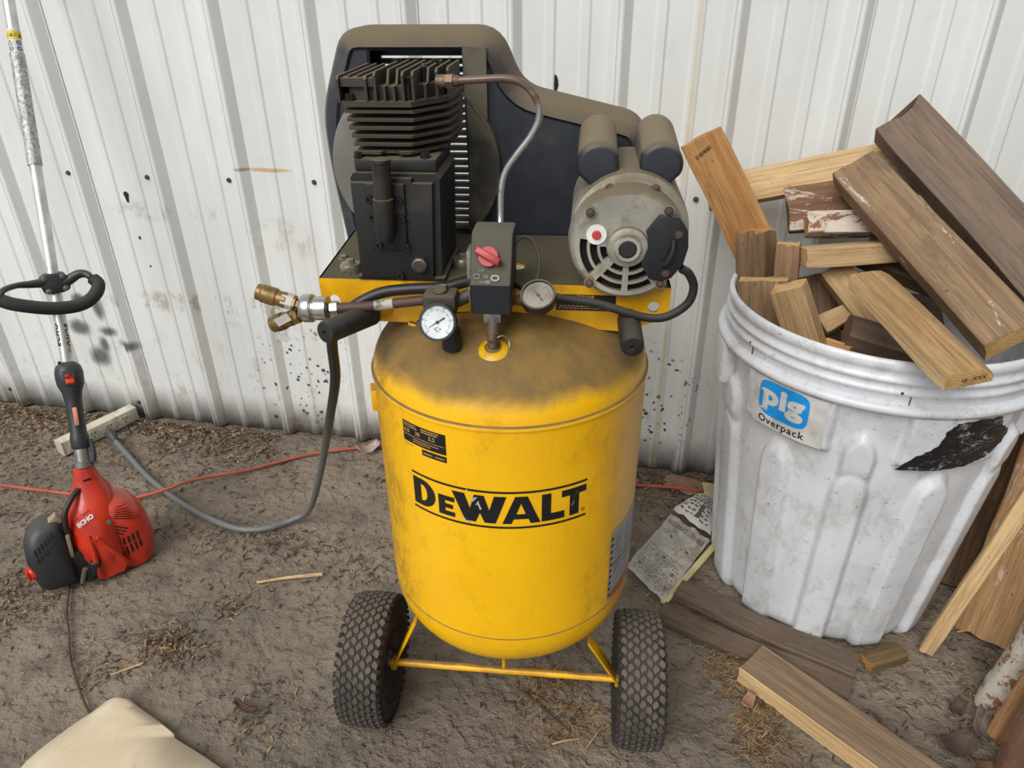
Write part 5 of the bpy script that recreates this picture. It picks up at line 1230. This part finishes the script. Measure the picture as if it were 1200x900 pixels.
def floor_timber():
    G = 'planks and sticks on the floor'
    d = Vector((.786, -.618, 0)).normalized(); p = Vector((.2685, 1.029, .022))
    board('plank', 'foreground plank with dusty brown top and bright sawn edge, running out of the bottom edge', p, p+d*.55, (0, 0, 1), .083, .040, (WOOD('dusty_top', (140, 116, 90), (118, 96, 74), (100, 82, 64), .5), ENDP, FRESH), 'plank', seed=21)
    # bright fresh edge facing the camera
    # two grooved deck boards
    def grooved(lab, a, b, w_, twist, seed):
        a, b = Vector(a), Vector(b); L = (b-a).length; n = 12; bm = B(); rings = []; NX = 14
        for i in range(NX+1):
            x = -L/2+L*i/NX; tw = twist*(i/NX-.5); ring = []
            pts = []
            for k in range(n*2+1):
                y = -w_/2+w_*k/(n*2); pts.append((y, .009 if k % 2 else .0055))
            pts = [(-w_/2, -.009)]+pts+[(w_/2, -.009)]
            for y, z in pts: ring.append(bm.verts.new((x, y*math.cos(tw)-z*math.sin(tw), y*math.sin(tw)+z*math.cos(tw)+.004*math.sin(i*.5+seed))))
            rings.append(ring)
        m = len(rings[0])
        for A_, B_ in zip(rings, rings[1:]):
            for k in range(m): bm.faces.new((A_[k], A_[(k+1) % m], B_[(k+1) % m], B_[k]))
        for r_ in (rings[0], rings[-1]): bm.faces.new(r_).material_index = 1
        o = ob('deck_board', bm, (WOOD('composite_grey', (112, 94, 76), (94, 78, 64), (78, 66, 56), .5), ENDD), None, False); lay(o, a, b, (0, 0, 1)); tag(o, lab, 'board', 'grooved deck boards by the drum')
    grooved('grooved brown deck board nearest the drum, its surface slightly twisted', (.130, 1.190, .030), (.468, 1.052, .022), .056, .25, 1)
    grooved('grooved brown deck board in front of the other, one end under the foreground plank', (.097, 1.136, .012), (.448, 1.002, .012), .050, -.1, 2)
    o = board('wood_block', 'small mossy brown wood offcut at the foot of the drum', (.492, 1.080, .014), (.568, 1.118, .016), (0, 0, 1), .044, .022, (WOOD('mossy_block', (132, 108, 70), (106, 84, 54), (92, 78, 48), .5), ENDO), 'wood block', seed=22, irr=.002, rnd_edge=.4)
    board('stick', 'slim pale sawn stick leaning up to the right of the drum', (.617, 1.128, .014), (.715, 1.125, .64), (-.35, -.93, .1), .027, .018, (FRESH, ENDP), 'stick', seed=23, irr=.0008)
    rr = random.Random(4)
    def log(nm, lab, a, b, w_, t_, mat, seed, bark=.004, seg=20):
        a, b = Vector(a), Vector(b); L = (b-a).length; bm = B(); rings = []
        for i in range(21):
            x = -L/2+L*i/20; ring = []
            for k in range(seg):
                q = 2*PI*k/seg; v = Vector((x*16, math.cos(q)*1.6, math.sin(q)*1.6+seed)); e = 1+noise.noise(v)*bark*16+noise.noise(v*3)*bark*8
                c, s_ = math.cos(q), math.sin(q)
                yy = w_/2*math.copysign(abs(c)**.75, c)*e; zz = t_/2*math.copysign(abs(s_)**.75, s_)*e
                if s_ < 0: zz *= .45
                jag = noise.noise(Vector((q*2, seed, i)))*.012 if i in (0, 20) else 0
                ring.append(bm.verts.new((x+jag, yy, zz)))
            rings.append(ring)
        for A_, B_ in zip(rings, rings[1:]):
            for k in range(seg): bm.faces.new((A_[k], A_[(k+1) % seg], B_[(k+1) % seg], B_[k]))
        for r_ in (rings[0], rings[-1]): bm.faces.new(r_).material_index = 1
        o = ob(nm, bm, mat, None, True, 50); lay(o, a, b, (-.45, -.88, .1)); return tag(o, lab, 'firewood', 'split firewood stood at the right edge')
    SL = WOOD('peeled_slab', (208, 166, 118), (184, 138, 94), (150, 110, 78), .5, paint=((220, 204, 182), .575))
    log('firewood', 'tall peeled orange slab standing behind the pale stick', (.752, 1.205, .0), (.805, 1.31, .62), .112, .035, (SL, ENDO), 1)
    log('firewood', 'dark brown slab in the shade between drum and peeled slab', (.722, 1.36, .0), (.765, 1.45, .55), .095, .03, (BROWNW, ENDD), 2)
    BK = NT('birch_bark'); nb = BK.noise(24, 7, .8); BK.l(BK.mix(BK.rng(nb, .52, .58), (206, 198, 184), (146, 96, 64)), BK.b.inputs['Base Color']); BK.b.inputs['Roughness'].default_value = .9; BK.bump(BK.noise(55, 6, .8), 1.0, .006)
    log('firewood', 'log with crumbly white bark at the right edge', (.712, 1.022, .0), (.790, 1.075, .36), .075, .06, (BK.m, ENDO), 3, .010)
    log('firewood', 'jagged orange splinter slab in front of the white barked log', (.694, .955, .0), (.735, .985, .30), .045, .025, (WOOD('orange_split', (182, 138, 94), (152, 108, 70), (118, 84, 58), .6), ENDP), 4, .008)
    WR = NT('wrapped_brown_glints'); n1 = WR.noise(9, 5, .7, (.3, 1, 1)); n2 = WR.noise(34, 7, .85, (.6, 1, 1), None, 2.5)
    WR.l(WR.mix(WR.rng(n2, .60, .66), WR.mix(WR.rng(n1, .35, .65), (104, 74, 58), (146, 106, 78)), (204, 200, 200)), WR.b.inputs['Base Color']); WR.b.inputs['Roughness'].default_value = .2; WR.b.inputs['Coat Weight'].default_value = .6; WR.bump(n2, .8, .004)  # pale streaks in the colour are painted glints on the plastic
    log('firewood', 'brown log wrapped in shiny clear plastic in the bottom right corner', (.700, .885, .0), (.745, .93, .44), .085, .07, (WR.m, ENDD), 5, .004)
    log('firewood', 'reddish log standing beyond the wrapped one at the frame edge', (.83, 1.04, .0), (.90, 1.12, .46), .09, .07, (WHITEW, ENDD), 6, .006)
    # curled bark flakes
    def flake(lab, c, w_, l_, rot, curl, mat, seed, cat='bark', nm='bark_flake'):
        bm = B(); N, Mm = 10, 8; V = []
        for i in range(N+1):
            row = []
            for j in range(Mm+1):
                u, v = i/N-.5, j/Mm-.5; edge = 1+.25*noise.noise(Vector((i*.5, j*.5, seed)))
                row.append(bm.verts.new((u*l_*edge, v*w_*edge*(1-.5*abs(u)), curl*(u*u*4)*.02+.008*abs(v)*curl+.003*noise.noise(Vector((u*6, v*6, seed))))))
            V.append(row)
        for i in range(N):
            for j in range(Mm): bm.faces.new((V[i][j], V[i+1][j], V[i+1][j+1], V[i][j+1]))
        o = ob(nm, bm, mat, None, True, 60); o.location = c; o.rotation_euler = rot
        md = o.modifiers.new('thickness', 'SOLIDIFY'); md.thickness = .0018; return tag(o, lab, cat)
    bkm = WOOD('bark_dark', (92, 74, 62), (70, 56, 48), (56, 46, 40), .6); bkg = WOOD('bark_grey', (118, 106, 94), (94, 84, 74), (76, 66, 58), .5)
    flake('dark curled bark flake in front of the orange splinter slab', (.612, .925, .006), .045, .075, (.1, .05, .5), .7, bkm, 1)
    flake('grey curled bark flake beside the wrapped log', (.665, .965, .008), .035, .065, (.3, -.2, 1.4), 1, bkg, 2)
    flake('purplish bark flake on the dirt before the white barked log', (.635, 1.0, .004), .025, .045, (.05, .1, .9), .8, bkm, 3)
    flake('broad brown bark piece at the bottom edge below the wrapped log', (.655, .885, .006), .04, .08, (-.1, .1, .2), .9, WOOD('bark_brown', (124, 92, 66), (98, 72, 54), (76, 58, 46), .5), 4)
    flake('pinkish scrap of bark by the shavings in front of the plank end', (.258, .945, .004), .022, .034, (.1, .1, 1.2), .8, WOOD('bark_pink', (176, 132, 104), (150, 108, 84), (120, 88, 70), .4), 5)
    flake('torn brown cardboard scrap on the dirt under the orange cord', (.170, 1.600, .005), .075, .135, (0, 0, -.25), .3, M('cardboard_brown', (150, 118, 94), .85, dirt=((120, 94, 76), 20, .5, .6)), 6, 'cardboard', 'cardboard_scrap')
    flake('dark red splinter of wood on the rough dirt left of the front wheel', (-.662, .765, .006), .016, .05, (0, .05, -.25), .5, WOOD('splinter_red', (96, 62, 54), (70, 48, 44), (54, 40, 38), .5), 7, 'splinter', 'wood_splinter')
    def stick(lab, pts, r, mat):
        bm = B(); tube(bm, pts, lambda t: r*(1-.5*t), 7, 4); return tag(ob('stick', bm, mat, None), lab, 'stick')
    stick('thin pale stick lying alone on the dirt left of the compressor', [(-.665, 1.122, .004), (-.735, 1.098, .005), (-.802, 1.072, .003)], .0048, FRESH)
    stick('thin pale splinter below the left pile of chips', [(-.918, .826, .004), (-.945, .805, .004), (-.965, .790, .003)], .0025, FRESH)
    stick('dark twig near the wheel axle on the dirt', [(-.16, .90, .004), (-.12, .87, .006), (-.06, .83, .004)], .0035, DARKW)
    for i, (x, y, a, l_) in enumerate(((-.03, .80, 1.1, .06), (-.09, .80, .4, .05), (.70, 1.20, .3, .06))):
        stick(('pale twig under the right wheel shavings', 'short pale twig left of the right wheel', 'pale twig in the shade right of the drum')[i], [(x, y, .005), (x+math.cos(a)*l_/2, y+math.sin(a)*l_/2, .007), (x+math.cos(a)*l_, y+math.sin(a)*l_, .004)], .002, PALE)
    # clear plastic scrap on the cord and dry leaf
    flake('crumpled grey plastic scrap lying over the orange cord', (-.735, 1.60, .012), .03, .07, (.2, .1, .9), 1, M('plastic_scrap', (168, 150, 142), .4), 8, 'scrap', 'plastic_scrap')
floor_timber()
def paper():
    # beige sheet in the lower left corner
    out = [(-.99, .52), (-.985, .60), (-.974, .632), (-.951, .681), (-.924, .727), (-.905, .739), (-.885, .741), (-.861, .731), (-.80, .708), (-.762, .693), (-.757, .686), (-.70, .668), (-.643, .648), (-.565, .621), (-.50, .60), (-.47, .48), (-.62, .38), (-.9, .36)]
    f = fill2d([out]); bmesh.ops.subdivide_edges(f, edges=f.edges, cuts=3, use_grid_fill=True); bmesh.ops.triangulate(f, faces=f.faces)
    for v in f.verts:
        d = abs((v.co.x+.87)*.8+(v.co.y-.7)*1.0)
        v.co.z = .010+.003*noise.noise(Vector((v.co.x*9, v.co.y*9, 3)))+.008*max(0, 1-d/.035)+.0012*noise.noise(Vector((v.co.x*30, v.co.y*30, 1)))
    t = NT('kraft_paper'); n1 = t.noise(5, 5, .6); n2 = t.noise(40, 5, .7)
    t.l(t.mix(t.math('MULTIPLY', t.rng(n2, .6, .72), .3), t.mix(t.rng(n1, .4, .6), (218, 202, 176), (204, 186, 158)), (140, 116, 92)), t.b.inputs['Base Color']); t.b.inputs['Roughness'].default_value = .8; t.bump(n1, .4, .004)
    o = ob('paper_sheet', f, t.m, None, True, 60); md = o.modifiers.new('thickness', 'SOLIDIFY'); md.thickness = .0012; tag(o, 'beige sheet of stiff paper lying on the dirt in the bottom left corner', 'paper')
    # printed leaflet packet
    P = empty('printed_packet', (.11, 1.36, 0), 0, 'crumpled printed paper packet lying on the dirt between compressor and drum', 'packet')
    a, b, c, d = Vector((.016, 1.262)), Vector((.100, 1.165)), Vector((.208, 1.378)), Vector((.118, 1.462))
    def grid(a, b, c, d, nu, nv, zf):
        bm = B(); V = []
        for i in range(nu+1):
            row = []
            for j in range(nv+1):
                u, v = i/nu, j/nv; p = (a*(1-u)+b*u)*(1-v)+(d*(1-u)+c*u)*v; row.append(bm.verts.new((p.x-.11, p.y-1.36, zf(u, v))))
            V.append(row)
        for i in range(nu):
            for j in range(nv): bm.faces.new((V[i][j], V[i+1][j], V[i+1][j+1], V[i][j+1]))
        return bm
    zf = lambda u, v: .016+.006*noise.noise(Vector((u*4, v*6, 2)))+.004*noise.noise(Vector((u*11, v*14, 7)))+.010*max(0, v-.75)
    pm = M('packet_grey', (176, 170, 160), .7, dirt=((120, 104, 88), 22, .52, .7))
    s1 = ob('packet_sheet', grid(a, b, c, d, 20, 30, zf), pm, P, True, 60)
    a2, b2, c2, d2 = Vector((.122, 1.468)), Vector((.208, 1.385)), Vector((.236, 1.50)), Vector((.205, 1.55))
    z2 = lambda u, v: .028+.02*math.sin(v*3)*math.sin(u*2.5+.5)+.008*noise.noise(Vector((u*5, v*5, 4)))
    s2 = ob('folded_flap', grid(a2, b2, c2, d2, 14, 14, z2), M('packet_white', (206, 202, 194), .6, dirt=((140, 124, 106), 24, .55, .6)), P, True, 60)
    bm = B(); box(bm, (.052, -.092, .012), (.014, .24, .006), Matrix.Rotation(math.radians(-30), 3, 'Z')); ob('yellow_edge', bm, M('cream_edge', (196, 186, 136), .7), P)
    bm = B(); box(bm, (.105, .185, .035), (.035, .05, .003), Euler((.5, .3, .4)).to_matrix()); ob('yellow_tab', bm, M('cream_edge', 0), P)
    bm = B(); rr = random.Random(9)
    def quad(u0, v0, u1, v1, a, b, c, d, zf):
        n = 4; vs = []
        P2 = lambda u, v: (lambda p: (p.x-.11, p.y-1.36, zf(u, v)+.0012))((a*(1-u)+b*u)*(1-v)+(d*(1-u)+c*u)*v)
        for k in range(n):
            x0, x1 = u0+(u1-u0)*k/n, u0+(u1-u0)*(k+1)/n
            bm.faces.new([bm.verts.new(P2(*q)) for q in ((x0, v0), (x1, v0), (x1, v1), (x0, v1))])
    A4 = (a, b, c, d, zf)
    u = .06
    while u < .94: w_ = rr.uniform(.012, .03); quad(u, .86, u+w_, .925, *A4); u += w_+rr.uniform(.014, .03)
    for v in [.05+.035*k for k in range(13)]:
        u = .07
        if rr.random() < .35: quad(.06, v, .94, v+.004, *A4); continue
        while u < .9: w_ = rr.uniform(.02, .09); quad(u, v, min(.94, u+w_), v+.009, *A4); u += w_+.03
    for (u, v) in ((.15, .14), (.45, .42), (.8, .30), (.75, .66), (.3, .70)): quad(u, v, u+.06, v+.03, *A4)
    A5 = (a2, b2, c2, d2, z2)
    for v in [.12+.1*k for k in range(8)]:
        u = .08
        while u < .85: w_ = rr.uniform(.04, .12); quad(u, v, u+w_, v+.04, *A5); u += w_+.05
    quad(.5, .15, .62, .5, *A5)
    ob('packet_print', bm, M('faded_print', (92, 87, 80), .7), P, False, fix=False)
paper()
